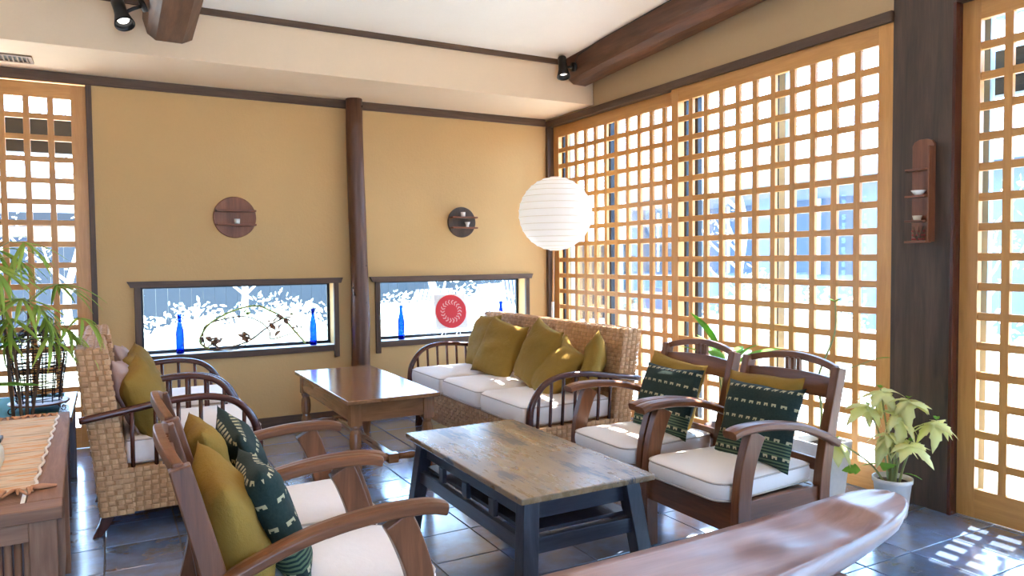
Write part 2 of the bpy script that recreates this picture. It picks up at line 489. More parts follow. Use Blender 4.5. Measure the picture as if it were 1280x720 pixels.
# trims
n_trim = [0]
def trim(mb, mat, bevel=.003):
    n_trim[0] += 1
    return struct(mb.build('trim_%d' % n_trim[0], mat, bevel=bevel))
trim(B(XL, XR-.03, YB-.022, YB, 2.458, ZS), M['trim_x'])                  # rail under the soffit
trim(B(XL, XR-.20, YS-.02, YS, 2.812, 2.856), M['trim_x'])                # rail at the ceiling
trim(B(XR-.022, XR+.10, 2.37, YB, 2.450, 2.505), M['trim_y'])             # head rail above the lattice doors
trim(B(XR-.022, XR+.10, -1.0, 2.05, 2.450, 2.505), M['trim_y'])
trim(B(3.517, XR+.10, 5.700, YB, 0, 2.45), M['trim_z'])                   # corner post
trim(B(-.105, -.070, YB-.022, YB+.02, 0, 2.458), M['trim_z'])             # jamb beside the left lattice
trim(B(XR, XR+.004, YS-.006, YS, ZS, 2.72), M['trim_z'], 0)               # dark joint where soffit meets wall
bb = struct(B(-.07, XR-.03, YB-.014, YB, 0, .075).build('baseboard_back', M['trim_x'], bevel=.002))

# ------------------------------------------------------------------ low windows in the back wall
def low_window(n, x0, x1):
    w = struct(bpy.data.objects.new('window_%d' % n, None)); COL.objects.link(w); w.location = (0, 0, 0)
    z0, z1 = WZ
    MB().prism([(x0-.085, 1.128), (x1+.068, 1.128), (x1+.052, 1.086), (x0-.062, 1.086)], 'y', YB-.035, YB+.0).build('window_head', M['trim_x'], w)
    B(x0-.04, x1+.03, YB-.02, YB, .552, .600).build('window_sill', M['trim_x'], w, bevel=.002)
    B(x0-.04, x0, YB-.028, YB, .505, 1.086).build('side_post', M['trim_z'], w, bevel=.002)
    B(x1-.005, x1+.034, YB-.028, YB, .505, 1.086).build('side_post', M['trim_z'], w, bevel=.002)
    yg = YB+.125
    B(x0, x1, YB, YB+.15, .596, .601).build('sill_board', M['white_paint'], w)
    for a, b, c, d in ((x0, x1, .602, .624), (x0, x1, 1.072, 1.088)): B(a, b, yg, yg+.022, c, d).build('sash_rail', M['alu'], w)
    for a in (x0, x1-.02): B(a, a+.02, yg, yg+.022, .624, 1.072).build('sash_stile', M['alu'], w)
    B(x0+.02, x1-.02, yg+.009, yg+.013, .624, 1.072).build('pane', M['glass'], w)
low_window(1, *W1)
low_window(2, *W2)

# ------------------------------------------------------------------ lattice doors
def lattice(n, axis, face, start, ncol, pitch, stile0, stile1, sgn, open_=.106, depth=.024, nrow=16):
    """axis 'y': door in the right wall, columns run from y=start towards -y; axis 'x': back wall, columns run towards -x"""
    d = struct(bpy.data.objects.new('door_%d' % n, None)); COL.objects.link(d)
    zt, zb, pz = 2.353, .145, .14035
    def bx(a, b, z0, z1, d0, d1, nm, mat):
        lo, hi = min(a, b), max(a, b)
        if axis == 'y': B(face+d0, face+d1, lo, hi, z0, z1).build(nm, mat, d, bevel=.0015)
        else: B(lo, hi, face+d0, face+d1, z0, z1).build(nm, mat, d, bevel=.0015)
    end = start - ncol*pitch + (pitch-open_)
    ha = 'lat_y' if axis == 'y' else 'lat_x'
    bx(start, start+stile0, 0.005, 2.45, -.004, depth+.006, 'stile', M['lat_z'])
    bx(end, end-stile1, 0.005, 2.45, -.004, depth+.006, 'stile', M['lat_z'])
    bx(start, end, zt, 2.45, -.003, depth+.004, 'rail', M[ha])
    bx(start, end, 0.005, zb, -.003, depth+.004, 'rail', M[ha])
    for i in range(1, ncol):
        a = start - i*pitch + (pitch-open_)
        bx(a, a-(pitch-open_), zb, zt, 0, depth*.98, 'lattice_bar', M['lat_z'])
    for j in range(1, nrow):
        z = zt - j*pz
        bx(start, end, z, z+(pz-.1035), .0022, depth, 'lattice_bar', M[ha])
    return d
lattice(1, 'y', 3.585, 5.62, 11, .1445, .085, .06, -1)
lattice(2, 'y', 3.545, 3.992, 11, .1430, .068, .088, -1)
lattice(3, 'y', 3.588, 1.968, 11, .1390, .100, .10, -1, open_=.102)
lattice(4, 'x', 5.75, -.193, 11, .1350, .088, .088, -1, open_=.099)

# outer sliding glass doors behind the lattices
def glass_door(n, x, ys, zlo=.02, zhi=2.45, stiles=()):
    d = struct(bpy.data.objects.new('window_%d' % n, None)); COL.objects.link(d)
    y1, y0 = ys
    B(x-.02, x+.02, y0, y1, zhi-.05, zhi).build('sash_rail', M['alu'], d)
    B(x-.02, x+.02, y0, y1, zlo, zlo+.06).build('sash_rail', M['alu_grey'], d)
    for y, w, m in stiles: B(x-.02, x+.02, y-w/2, y+w/2, zlo+.06, zhi-.05).build('sash_stile', M[m], d)
    B(x-.003, x+.003, y0, y1, zlo+.06, zhi-.05).build('pane', M['glass'], d)
glass_door(3, 3.72, (5.74, 2.30), stiles=[(5.74, .05, 'alu'), (5.62, .035, 'alu_grey'), (5.02, .05, 'alu'), (4.90, .03, 'alu_grey'), (4.185, .012, 'alu'), (4.10, .04, 'alu'), (3.985, .05, 'alu'), (3.265, .030, 'alu'), (3.215, .05, 'alu_grey'), (2.33, .05, 'alu')])
glass_door(4, 3.72, (2.05, -1.0), stiles=[(2.000, .03, 'alu_grey'), (1.10, .05, 'alu'), (.2, .05, 'alu'), (-.97, .05, 'alu')])

# ------------------------------------------------------------------ posts, pillar, beams
p = MB()
prof = [(.074, 0), (.075, .3), (.071, .6), (.074, .8), (.070, 1.0), (.067, 1.3), (.069, 1.6), (.066, 2.0), (.065, 2.3), (.064, ZS)]
secs = []
for r, z in prof:
    secs.append([(1.728+.010*math.sin(z*2.1)+r*(1+.035*math.sin(3*a+z*2))*math.cos(a), YB-.079+r*(1+.035*math.sin(3*a+z*2))*math.sin(a), z) for a in [2*PI*k/20 for k in range(20)]])
p.loft(secs)
lp = thing('log_post', 'peeled round log post against the wall between the two low windows', 'post', (0, 0, 0))
p.build('trunk', M['log_z'], lp, smooth=True)
for (kx, kz, kr) in ((1.675, 1.05, .013), (1.69, 1.0, .017), (1.80, 1.22, .008), (1.79, .93, .010), (1.785, 2.46, .007)):
    kn = MB().lathe([(kr, -.004), (kr*.9, .006), (kr*.5, .010)], 10)
    an = math.acos(max(-1, min(1, (kx-1.745)/.082)))
    kn.build('knot', M['pillar_z'], lp, smooth=True, loc=(1.731+.067*math.cos(an), YB-.079-.067*math.sin(an), kz), rot=Euler((PI/2, 0, an-PI/2+PI)).to_matrix().to_euler())
pl = thing('wooden_pillar', 'broad dark stained timber pillar between the lattice doors on the window side', 'pillar', (0, 0, 0))
B(3.537, 3.70, 2.055, 2.372, 0, 2.75).build('post_body', M['pillar_z'], pl, bevel=.003)
B(3.530, 3.60, 2.050, 2.066, 0, 2.45).build('edge_strip', M['dark_z'], pl, bevel=.002)

def log_beam(name, label, x0, pts, length):
    """log running from the soffit face towards the camera, following the ceiling; pts = cross-section polygon (x, z) at the face"""
    t = thing(name, label, 'beam', (0, 0, 0), 0)
    mb = MB(); secs = []; n = 14
    for i in range(n+1):
        y = YS+.0 - length*i/n
        dz = SL*(YS-y)+.006*math.sin(i*1.3)
        w = 1+.05*math.sin(i*.9+.5)
        secs.append([(x0+(px-x0)*w+.006*math.sin(i*.8+k), y, pz+dz+.004*math.sin(i*1.7+k*2)) for k, (px, pz) in enumerate(pts)])
    mb.loft(secs)
    mb.build('trunk', M['log_y'], t)
    return t
bl = log_beam('ceiling_beam', 'octagonal hewn log beam under the ceiling with a spotlight on its side near the vent', .37,
         [(.292, 2.617), (.432, 2.612), (.488, 2.648), (.516, 2.74), (.505, 2.86), (.44, 2.95), (.29, 2.95), (.225, 2.86), (.218, 2.74), (.245, 2.655)], 7.4)
br = log_beam('ceiling_beam', 'dark hewn log beam running along the top of the lattice door wall', 3.38,
         [(3.345, 2.672), (3.455, 2.664), (3.515, 2.70), (3.525, 2.85), (3.44, 2.98), (3.30, 2.98), (3.245, 2.86), (3.272, 2.74), (3.30, 2.70)], 7.4)

# ------------------------------------------------------------------ cushions and pillows
def pillow_mesh(w, h, t, seed, name='pillow', wr=1.0):
    rnd = random.Random(seed); n = 18; mb = MB()
    ph = [rnd.uniform(0, 6.28) for _ in range(8)]
    def wav(u, v):
        return (.5*math.sin(3.1*u+2.3*v+ph[0])+.35*math.sin(5.3*u-4.1*v+ph[1])+.3*math.sin(7.7*v+1.9*u+ph[2]))*wr
    for side in (1, -1):
        vs = []
        for j in range(n+1):
            for i in range(n+1):
                u = -1+2*i/n; v = -1+2*j/n
                pin = 1-.085*(1-v*v)*abs(u)**2; pin2 = 1-.085*(1-u*u)*abs(v)**2
                th = max(0, (1-u**4)*(1-v**4))**.62*(.62+.38*math.sqrt(max(0, 1-.5*(u*u+v*v))))
                x = u*w/2*pin; z = v*h/2*pin2
                y = side*(t/2*th*(1+.10*wav(u*1.4, v*1.4)))
                d = .010*wav(u+side*.6, v)*(1-max(abs(u), abs(v))**3)
                vs.append((x+.004*wav(v, u), y+d, z+.006*wav(u, v+1)))
        fs = [(j*(n+1)+i, j*(n+1)+i+1, (j+1)*(n+1)+i+1, (j+1)*(n+1)+i) for j in range(n) for i in range(n)]
        if side == -1: fs = [f[::-1] for f in fs]
        mb.add(vs, fs)
    me = mb.mesh(name)
    bm = bmesh.new(); bm.from_mesh(me); bmesh.ops.remove_doubles(bm, verts=bm.verts, dist=.0015)
    bmesh.ops.recalc_face_normals(bm, faces=bm.faces); bm.to_mesh(me); bm.free()
    return me
def pillow(mat, label, loc, yaw, tilt, roll=0, w=.42, h=.42, t=.14, seed=1, group=None, name='throw_pillow'):
    me = pillow_mesh(w, h, t, seed, name); me.materials.append(M[mat])
    o = link(name, me, smooth=True)
    o.matrix_world = Matrix.Translation(loc) @ Matrix.Rotation(math.radians(yaw), 4, 'Z') @ Matrix.Rotation(math.radians(tilt), 4, 'X') @ Matrix.Rotation(math.radians(roll), 4, 'Y')
    return tag(o, label, 'pillow', group)

def seat_cushion_mesh(xa, xb, wa, wb, z0, z1, rnd_front=.06, crown=.012, seed=0):
    """soft box pad; xb front edge (round corners), wa/wb half width at back / front"""
    r = random.Random(seed); ph = [r.uniform(0, 6) for _ in range(4)]
    nu, nv = 16, 16; out = []
    def outline(s, k):
        ring = []
        pts = []
        # rounded rectangle outline, counter clockwise
        def corner(cx, cy, rad, a0):
            return [(cx+rad*math.cos(a0+PI/2*i/5), cy+rad*math.sin(a0+PI/2*i/5)) for i in range(6)]
        rf, rb = rnd_front, .03
        pts += corner(xb-rf, wb-rf, rf, 0); pts += corner(xa+rb, wa-rb, rb, PI/2)
        pts += corner(xa+rb, -wa+rb, rb, PI); pts += corner(xb-rf, -wb+rf, rf, 1.5*PI)
        cx = (xa+xb)/2
        return [(cx+(x-cx)*s, y*s) for x, y in pts]
    secs = []
    H = z1-z0
    for s, f in ((.0, 0), (.5, 0), (.93, .0), (.985, .10), (1.0, .28), (1.005, .5), (1.0, .72), (.985, .90), (.93, 1.0), (.8, 1.0), (.6, 1.0), (.4, 1.0), (.2, 1.0), (.02, 1.0)):
        ring = []
        for x, y in outline(s if s else .02, 0):
            z = z0+H*f
            if f == 1.0: z += crown*(1-s*s)*1.2 + .004*math.sin(14*x+ph[0])*math.sin(11*y+ph[1])*(1-s**4)
            ring.append((x, y, z))
        secs.append(ring)
    mb = MB(); mb.loft(secs)
    # piping around the top and bottom edge
    pipe = MB()
    for zf in (.9, .1):
        o = outline(.988, 0); o = o+[o[0]]
        pipe.tube([(x, y, z0+H*zf) for x, y in o], .004, 5, cap=False)
    return mb, pipe
def seat_cushion(label, loc, rz, dims, seed=0, group=None, cat='cushion'):
    mb, pipe = seat_cushion_mesh(*dims, seed=seed)
    t = thing('seat_cushion', label, cat, loc, rz, group)
    mb.build('pad', M['white'], t, smooth=True)
    pipe.build('piping', M['piping'], t, smooth=True)
    return t

# ------------------------------------------------------------------ wooden armchairs
def bezier(pts, n=8):
    """Catmull-Rom through pts"""
    out = []
    P_ = [pts[0]]+list(pts)+[pts[-1]]
    for i in range(1, len(P_)-2):
        a, b, c, d = P_[i-1:i+3]
        for k in range(n):
            t = k/n
            out.append(tuple(.5*((2*b[j])+(-a[j]+c[j])*t+(2*a[j]-5*b[j]+4*c[j]-d[j])*t*t+(-a[j]+3*b[j]-3*c[j]+d[j])*t**3) for j in range(len(b))))
    out.append(tuple(pts[-1]))
    return out
def make_armchair(label, loc, rz):
    t = thing('wooden_armchair', label, 'armchair', loc, rz, 'brown wooden armchairs around the dark coffee table')
    for s in (-1, 1):
        y0, y1 = s*.245, s*.283
        # curved front leg that rises to carry the arm
        path = bezier([(.246, 0), (.248, .18), (.243, .32), (.228, .44), (.195, .54), (.170, .592)], 5)
        hw = [.030+.010*min(1, i/len(path)*1.1) for i in range(len(path))]
        MB().board(path, hw, min(y0, y1), max(y0, y1)).build('leg', M['chair_z'], t, bevel=.004)
        # rear post: rear leg running up into the raked back
        path = bezier([(-.305, 0), (-.250, .18), (-.232, .30), (-.264, .50), (-.338, .795)], 5)
        MB().board(path, [.024+.006*math.sin(PI*i/20) for i in range(len(path))], s*.222, s*.262).build('rear_post', M['chair_z'], t, bevel=.004)
        # arm: flat, arched, dropping to the back
        path = bezier([(.305, .598), (.24, .612), (.10, .612), (-.05, .590), (-.20, .540), (-.290, .495)], 5)
        secs = []
        for i, (x, z) in enumerate(path):
            w = .034-.010*i/len(path); th = .016
            a = path[max(i-1, 0)]; b = path[min(i+1, len(path)-1)]
            l = math.hypot(b[0]-a[0], b[1]-a[1]); nx, nz = -(b[1]-a[1])/l, (b[0]-a[0])/l
            if nz < 0: nx, nz = -nx, -nz
            yc = s*(.264+.004*i/len(path))
            sec = []
            for (u, v) in ((-1, -.7), (-.8, -1), (.8, -1), (1, -.7), (1, .5), (.75, .95), (0, 1.1), (-.75, .95), (-1, .5)):
                sec.append((x+nx*th*v, yc+u*w, z+nz*th*v))
            secs.append(sec)
        MB().loft(secs).build('arm', M['chair_x'], t, smooth=False, bevel=.003)
        B(-.245, .235, min(s*.225, s*.250), max(s*.225, s*.250), .195, .325).build('side_rail', M['chair_x'], t, bevel=.003)
    B(.232, .262, -.246, .246, .205, .325).build('front_rail', M['chair_y'], t, bevel=.003)
    B(-.250, -.222, -.225, .225, .215, .315).build('back_rail', M['chair_y'], t, bevel=.003)
    B(-.225, .235, -.226, .226, .296, .312).build('seat_board', M['chair_y'], t)
    # back: arched crest rail, wide slat, three little blocks in the slot
    def backx(z): return -.264-(z-.5)*.250
    def bow(y): return -.018*(1-(y/.24)**2)
    secs = []
    for i in range(13):
        y = -.235+.47*i/12; zt = .800+.036*(1-(y/.24)**2); zb = zt-.030
        x = backx(zt)+bow(y)
        secs.append([(x-.013, y, zb), (x+.013, y, zb), (x+.012, y, zt), (x-.012, y, zt)])
    MB().loft(secs).build('crest_rail', M['chair_y'], t, bevel=.003)
    secs = []
    for i in range(11):
        y = -.225+.45*i/10; zt = .748+.012*(1-(y/.24)**2); zb = .668
        x, x2 = backx(zt)+bow(y), backx(zb)+bow(y)
        secs.append([(x2-.009, y, zb), (x2+.009, y, zb), (x+.009, y, zt), (x-.009, y, zt)])
    MB().loft(secs).build('back_slat', M['chair_y'], t, bevel=.002)
    for y in (-.03, 0, .03):
        x = backx(.785)-.017
        B(x-.008, x+.008, y-.008, y+.008, .755, .812).build('slot_block', M['chair_z'], t)
    secs = []
    for i in range(7):
        y = -.225+.45*i/6; x = backx(.40)+bow(y)*.6
        secs.append([(x-.009, y, .375), (x+.009, y, .375), (x+.007, y, .425), (x-.011, y, .425)])
    MB().loft(secs).build('lower_slat', M['chair_y'], t, bevel=.002)
    return t
CH = [((2.305, 2.240, 0), PI, 'wooden armchair on the window side, next to the potted pale leaf plant'),
      ((2.325, 2.835, 0), PI, 'wooden armchair on the window side, next to the wicker sofa'),
      ((.466, 2.055, 0), 0, 'wooden armchair opposite the windows, beside the slatted cabinet'),
      ((.486, 2.620, 0), 0, 'wooden armchair opposite the windows, beside the wicker armchair')]
ch0 = make_armchair(CH[0][2], CH[0][0], CH[0][1])
for loc, rz, lab in CH[1:]: dup(ch0, loc, rz, lab)
PAD = (-.235, .315, .200, .232, .325, .405, .07, .010)
pads = ['cream seat pad of the wooden armchair next to the potted pale leaf plant', 'cream seat pad of the wooden armchair next to the wicker sofa',
        'cream seat pad of the wooden armchair beside the slatted cabinet', 'cream seat pad of the wooden armchair beside the wicker armchair']
def fit_pad(loc, rz, lab, seed):
    # the pad is notched between the legs, so its front flares only past them
    xa, xb, wa, wb, z0, z1, rf, cr = PAD
    mb, pipe = seat_cushion_mesh(xa, xb, wa, wb, z0, z1, rf, cr, seed)
    t = thing('seat_cushion', lab, 'cushion', loc, rz, 'cream pads on the wooden armchairs')
    pd = mb.build('pad', M['white'], t, smooth=True); pipe.build('piping', M['piping'], pd, smooth=True)
for k, (loc, rz, lab) in enumerate(CH): fit_pad(loc, rz, pads[k], k)

# pillows on the wooden armchairs
def chair_pillows(loc, rz, gold_lab, green_lab, sgn, gold_dy, green_dy, seed, groll=0, eroll=0):
    yaw = -90 if sgn > 0 else 90
    x, y, _ = loc
    pillow('gold', gold_lab, (x-sgn*.200, y+gold_dy, .565), yaw, 17, groll, .42, .37, .13, seed, 'gold pillows on the wooden armchairs')
    pillow('green', green_lab, (x-sgn*.085, y+green_dy, .555), yaw, 20, eroll, .41, .35, .12, seed+5, 'green elephant pillows on the wooden armchairs')
chair_pillows(CH[0][0], PI, 'gold pillow behind the green one, armchair next to the potted pale leaf plant', 'dark green pillow with rows of little elephants, armchair next to the potted pale leaf plant', -1, .06, -.04, 11, 2, 2)
chair_pillows(CH[1][0], PI, 'gold pillow behind the green one, armchair next to the wicker sofa', 'dark green pillow with rows of little elephants, armchair next to the wicker sofa', -1, .07, -.03, 21, -4, 0)
chair_pillows(CH[2][0], 0, 'gold pillow behind the green one, armchair beside the slatted cabinet', 'green patterned pillow, armchair beside the slatted cabinet', 1, -.03, .04, 31, 5, -4)
chair_pillows(CH[3][0], 0, 'gold pillow behind the green one, armchair beside the wicker armchair', 'green patterned pillow, armchair beside the wicker armchair', 1, -.03, .05, 41, -3, 5)

# ------------------------------------------------------------------ wicker seating
def weave(mb, o, u, v, lu, lv, cu=.034, cv=.024, relief=.006):
    """basket weave of little raised strips on the parallelogram o + s*u + t*v"""
    o, u, v = Vector(o), Vector(u), Vector(v)
    nrm = u.cross(v).normalized(); un, vn = u.normalized(), v.normalized()
    nu = max(1, round(u.length*lu/cu)); nv = max(1, round(v.length*lv/cv))
    du, dv = u/nu, v/nv
    for j in range(nv):
        for i in range(nu):
            horiz = (i+j) % 2 == 0
            a = o+du*i+dv*j; jit = random.uniform(-.0012, .0012)
            gu, gv = (.02, .10) if horiz else (.14, .02)
            p = [a+du*gu+dv*gv, a+du*(1-gu)+dv*gv, a+du*(1-gu)+dv*(1-gv), a+du*gu+dv*(1-gv)]
            h0 = 0.0008; h1 = relief+jit
            if horiz:
                m0, m1 = a+du*.30, a+du*.70
                q = [m0+dv*gv, m1+dv*gv, m1+dv*(1-gv), m0+dv*(1-gv)]
                vs = [w+nrm*h0 for w in p]+[w+nrm*h1 for w in q]
                fs = [(4, 5, 6, 7), (0, 4, 7, 3), (5, 1, 2, 6), (0, 1, 5, 4), (3, 7, 6, 2)]
            else:
                q = [a+du*gu+dv*.32, a+du*(1-gu)+dv*.32, a+du*(1-gu)+dv*.68, a+du*gu+dv*.68]
                vs = [w+nrm*h0 for w in p]+[w+nrm*(h1*.8) for w in q]
                fs = [(4, 5, 6, 7), (0, 1, 5, 4), (7, 6, 2, 3), (0, 4, 7, 3), (1, 2, 6, 5)]
            mb.add(vs, fs)
def make_wicker(name, label, cat, loc, rz, W, ztop, zarm, nsp, group=None):
    t = thing(name, label, cat, loc, rz, group)
    h = W/2; zb0, zb1 = .105, .315
    xb0, xb1 = -.345, .335      # base back / front
    def panel(nm, o, u, v):
        mb = MB(); weave(mb, o, u, v, 1, 1); p = mb.build(nm, M['wicker'], t, kind='stuff')
    # cores
    base = MB().hexa([(xb0, -h+.01, zb0), (xb1-.012, -h+.01, zb0), (xb1-.012, h-.01, zb0), (xb0, h-.01, zb0), (xb0, -h+.002, zb1), (xb1-.002, -h+.002, zb1), (xb1-.002, h-.002, zb1), (xb0, h-.002, zb1)])
    base.build('base_core', M['wicker_back'], t)
    # side weave, front weave, back weave of the base
    panel('side_weave', (xb0+.002, -h+.009, zb0), (xb1-xb0-.012, 0, 0), (.0, -.008, zb1-zb0))
    panel('side_weave', (xb1-.012, h-.009, zb0), (xb0-xb1+.012, 0, 0), (.0, .008, zb1-zb0))
    panel('front_weave', (xb1-.011, -h+.01, zb0), (0, 2*h-.02, 0), (.010, 0, zb1-zb0))
    # back slab
    sb = [(-.350, -.215, .10), (-.372, -.242, .34), (-.432, -.322, ztop)]
    def sx(z, which):
        for (a0, b0, z0), (a1, b1, z1) in zip(sb, sb[1:]):
            if z <= z1: f = (z-z0)/(z1-z0); return (a0+(a1-a0)*f) if which == 0 else (b0+(b1-b0)*f)
        return sb[-1][which]
    secs = []
    for z in (.10, .34, ztop): secs.append([(sx(z, 0), -h, z), (sx(z, 1), -h, z), (sx(z, 1), h, z), (sx(z, 0), h, z)])
    MB().loft(secs).build('back_core', M['wicker_back'], t)
    for a, b in ((.10, .34), (.34, ztop)):
        pa, pb = (sx(a, 1), -h, a), (sx(b, 1), -h, b)
        if b > .35: panel('back_weave', pa, (0, 2*h, 0), (pb[0]-pa[0], 0, b-a))
        pa, pb = (sx(a, 0), h, a), (sx(b, 0), h, b)
        panel('rear_weave', pa, (0, -2*h, 0), (pb[0]-pa[0], 0, b-a))
        for s in (-1, 1):
            o = (sx(a, 0), s*h, a) if s < 0 else (sx(a, 1), s*h, a)
            wdt = sx(a, 1)-sx(a, 0)
            panel('edge_weave', o, (wdt if s < 0 else -wdt, 0, 0), (sx(b, 0)-sx(a, 0) if s < 0 else sx(b, 1)-sx(a, 1), 0, b-a))
    panel('top_weave', (sx(ztop, 0), -h, ztop), (sx(ztop, 1)-sx(ztop, 0), 0, 0), (0, 2*h, 0))
    # legs
    for (lx, kx) in ((-.315, -.055), (.285, .020)):
        for s in (-1, 1):
            cy = s*(h-.06)
            secs = []
            for z, w, sh in ((zb0+.01, .030, 0), (.06, .025, .35), (0, .019, 1)):
                x = lx+kx*sh; secs.append([(x-w, cy-w, z), (x+w, cy-w, z), (x+w, cy+w, z), (x-w, cy+w, z)])
            MB().loft(secs).build('leg', M['dark_z'], t, bevel=.003)
    # bent arms with spindles
    for s in (-1, 1):
        y = s*(h+.012)
        path = bezier([(-.425, zarm-.045), (-.25, zarm-.018), (-.05, zarm+.012), (.12, zarm+.014), (.24, zarm-.025), (.315, zarm-.115), (.338, .38), (.338, .20)], 6)
        path3 = [(x, y, z) for x, z in path]
        MB().tube(path3, [.019+.006*max(0, (i-24)/18) for i in range(len(path3))], 10, flat=.9).build('arm', M['dark_x'], t, smooth=True)
        xs = [-.215+(.275+.215)*i/(nsp-1) for i in range(nsp)]
        for x in xs:
            za = min(((abs(px-x), pz) for px, pz in path if pz > .4))[1]
            MB().tube([(x, s*(h-.012), zb1-.02), (x, y, za)], .0095, 8).build('spindle', M['dark_z'], t, smooth=True)
    return t
sofa = make_wicker('wicker_sofa', 'three seat woven wicker sofa with bent dark arms along the window wall', 'sofa', (2.345, 4.375, 0), PI, 1.80, .835, .585, 7)
WC = [((.290, 4.135, 0), 'woven wicker armchair beside the wooden armchair, far from the wall'), ((.305, 4.895, 0), 'woven wicker armchair up against the low window wall')]
wc0 = make_wicker('wicker_armchair', WC[0][1], 'armchair', WC[0][0], 0, .70, .872, .600, 6, 'wicker armchairs opposite the sofa')
dup(wc0, WC[1][0], 0, WC[1][1])
# seat cushions
for k, (dy, lab) in enumerate(((.585, 'cream seat cushion of the wicker sofa, nearest the low window'), (0, 'middle cream seat cushion of the wicker sofa'), (-.585, 'cream seat cushion of the wicker sofa, nearest the wooden armchairs'))):
    mb, pipe = seat_cushion_mesh(-.245, .352, .288, .288, .318, .440, .045, .016, 60+k)
    t = thing('seat_cushion', lab, 'cushion', (2.345, 4.375+dy, 0), PI, 'cream seat cushions of the wicker sofa')
    pd = mb.build('pad', M['white'], t, smooth=True); pipe.build('piping', M['piping'], pd, smooth=True)
for k, (loc, lab) in enumerate(WC):
    mb, pipe = seat_cushion_mesh(-.245, .370, .318, .318, .318, .445, .05, .016, 70+k)
    t = thing('seat_cushion', ['cream seat cushion of the wicker armchair beside the wooden armchair', 'cream seat cushion of the wicker armchair against the low window wall'][k], 'cushion', loc, 0, 'cream seat cushions of the wicker armchairs')
    pd = mb.build('pad', M['white'], t, smooth=True); pipe.build('piping', M['piping'], pd, smooth=True)
# sofa pillows
SP = 'gold pillows on the wicker sofa'
pillow('gold', 'gold pillow at the end of the wicker sofa nearest the low window, half behind another', (2.485, 4.985, .640), 84, 20, 3, .42, .42, .14, 101, SP)
pillow('gold', 'gold pillow on the wicker sofa, second from the low window, overlapping its neighbour', (2.400, 4.560, .625), 100, 24, -8, .44, .43, .15, 102, SP)
pillow('gold', 'gold pillow standing in the middle of the wicker sofa', (2.405, 4.040, .640), 84, 22, -10, .43, .43, .15, 103, SP)
pillow('gold', 'gold pillow slumped low on the wicker sofa, beside the one against the near arm', (2.400, 3.830, .575), 84, 40, -16, .44, .40, .15, 104, SP)
pillow('gold', 'gold pillow on the wicker sofa leaning in the corner by the wooden armchairs', (2.520, 3.590, .620), 48, 12, 20, .34, .36, .12, 105, SP)
# wicker armchair pillows
WP = 'pillows on the wicker armchairs'
pillow('gold', 'gold pillow leaning in the wicker armchair beside the wooden armchair', (.150, 3.985, .590), -104, 20, 12, .40, .38, .15, 111, WP)
pillow('gold_pale', 'pale mauve pillow behind the gold one in the wicker armchair beside the wooden armchair', (.075, 4.080, .605), -95, 17, -6, .40, .38, .10, 112, WP)
pillow('gold', 'gold pillow leaning in the wicker armchair against the low window wall', (.165, 4.740, .585), -104, 22, 10, .40, .38, .14, 113, WP)
pillow('gold_pale', 'pale mauve pillow behind the gold one in the wicker armchair against the low window wall', (.090, 4.850, .600), -95, 17, -6, .40, .38, .10, 114, WP)

# ------------------------------------------------------------------ coffee table with turned legs
t = thing('turned_leg_table', 'polished brown table with turned legs in front of the log post', 'table', (1.375, 4.495, 0))
B(-.270, .270, -.640, .640, .480, .502).build('top', M['table_y'], t, bevel=.004)
for s in (-1, 1):
    B(min(s*.215, s*.238), max(s*.215, s*.238), -.56, .56, .375, .480).build('apron', M['table_y'], t, bevel=.002)
    B(-.19, .19, min(s*.575, s*.598), max(s*.575, s*.598), .375, .480).build('apron', M['table_x'], t, bevel=.002)
    for q in (-1, 1):
        mb = B(s*.212-.032, s*.212+.032, q*.575-.032, q*.575+.032, .355, .481)
        mb.lathe([(.020, 0), (.026, .012), (.020, .03), (.024, .05), (.030, .09), (.034, .118), (.034, .182), (.030, .19), (.024, .20), (.022, .21), (.030, .23), (.033, .27), (.030, .31), (.022, .33), (.030, .345), (.030, .357)], 16, (s*.212, q*.575, 0))
        mb.build('leg', M['table_z'], t, bevel=.002)
    B(-.03, .03, s*.575-.026, s*.575+.026, .122, .174).build('stretcher_block', M['table_x'], t, bevel=.002)
    for q in (-1, 1):
        MB().tube([(q*.19, s*.575, .15), (q*.17, s*.575, .15), (q*.14, s*.575, .15), (q*.10, s*.575, .15), (q*.06, s*.575, .15), (q*.03, s*.575, .15)], [.014, .020, .016, .022, .017, .020], 12).build('cross_stretcher', M['table_x'], t, smooth=True)
B(-.024, .024, -.55, .55, .138, .162).build('long_stretcher', M['table_y'], t, bevel=.002)

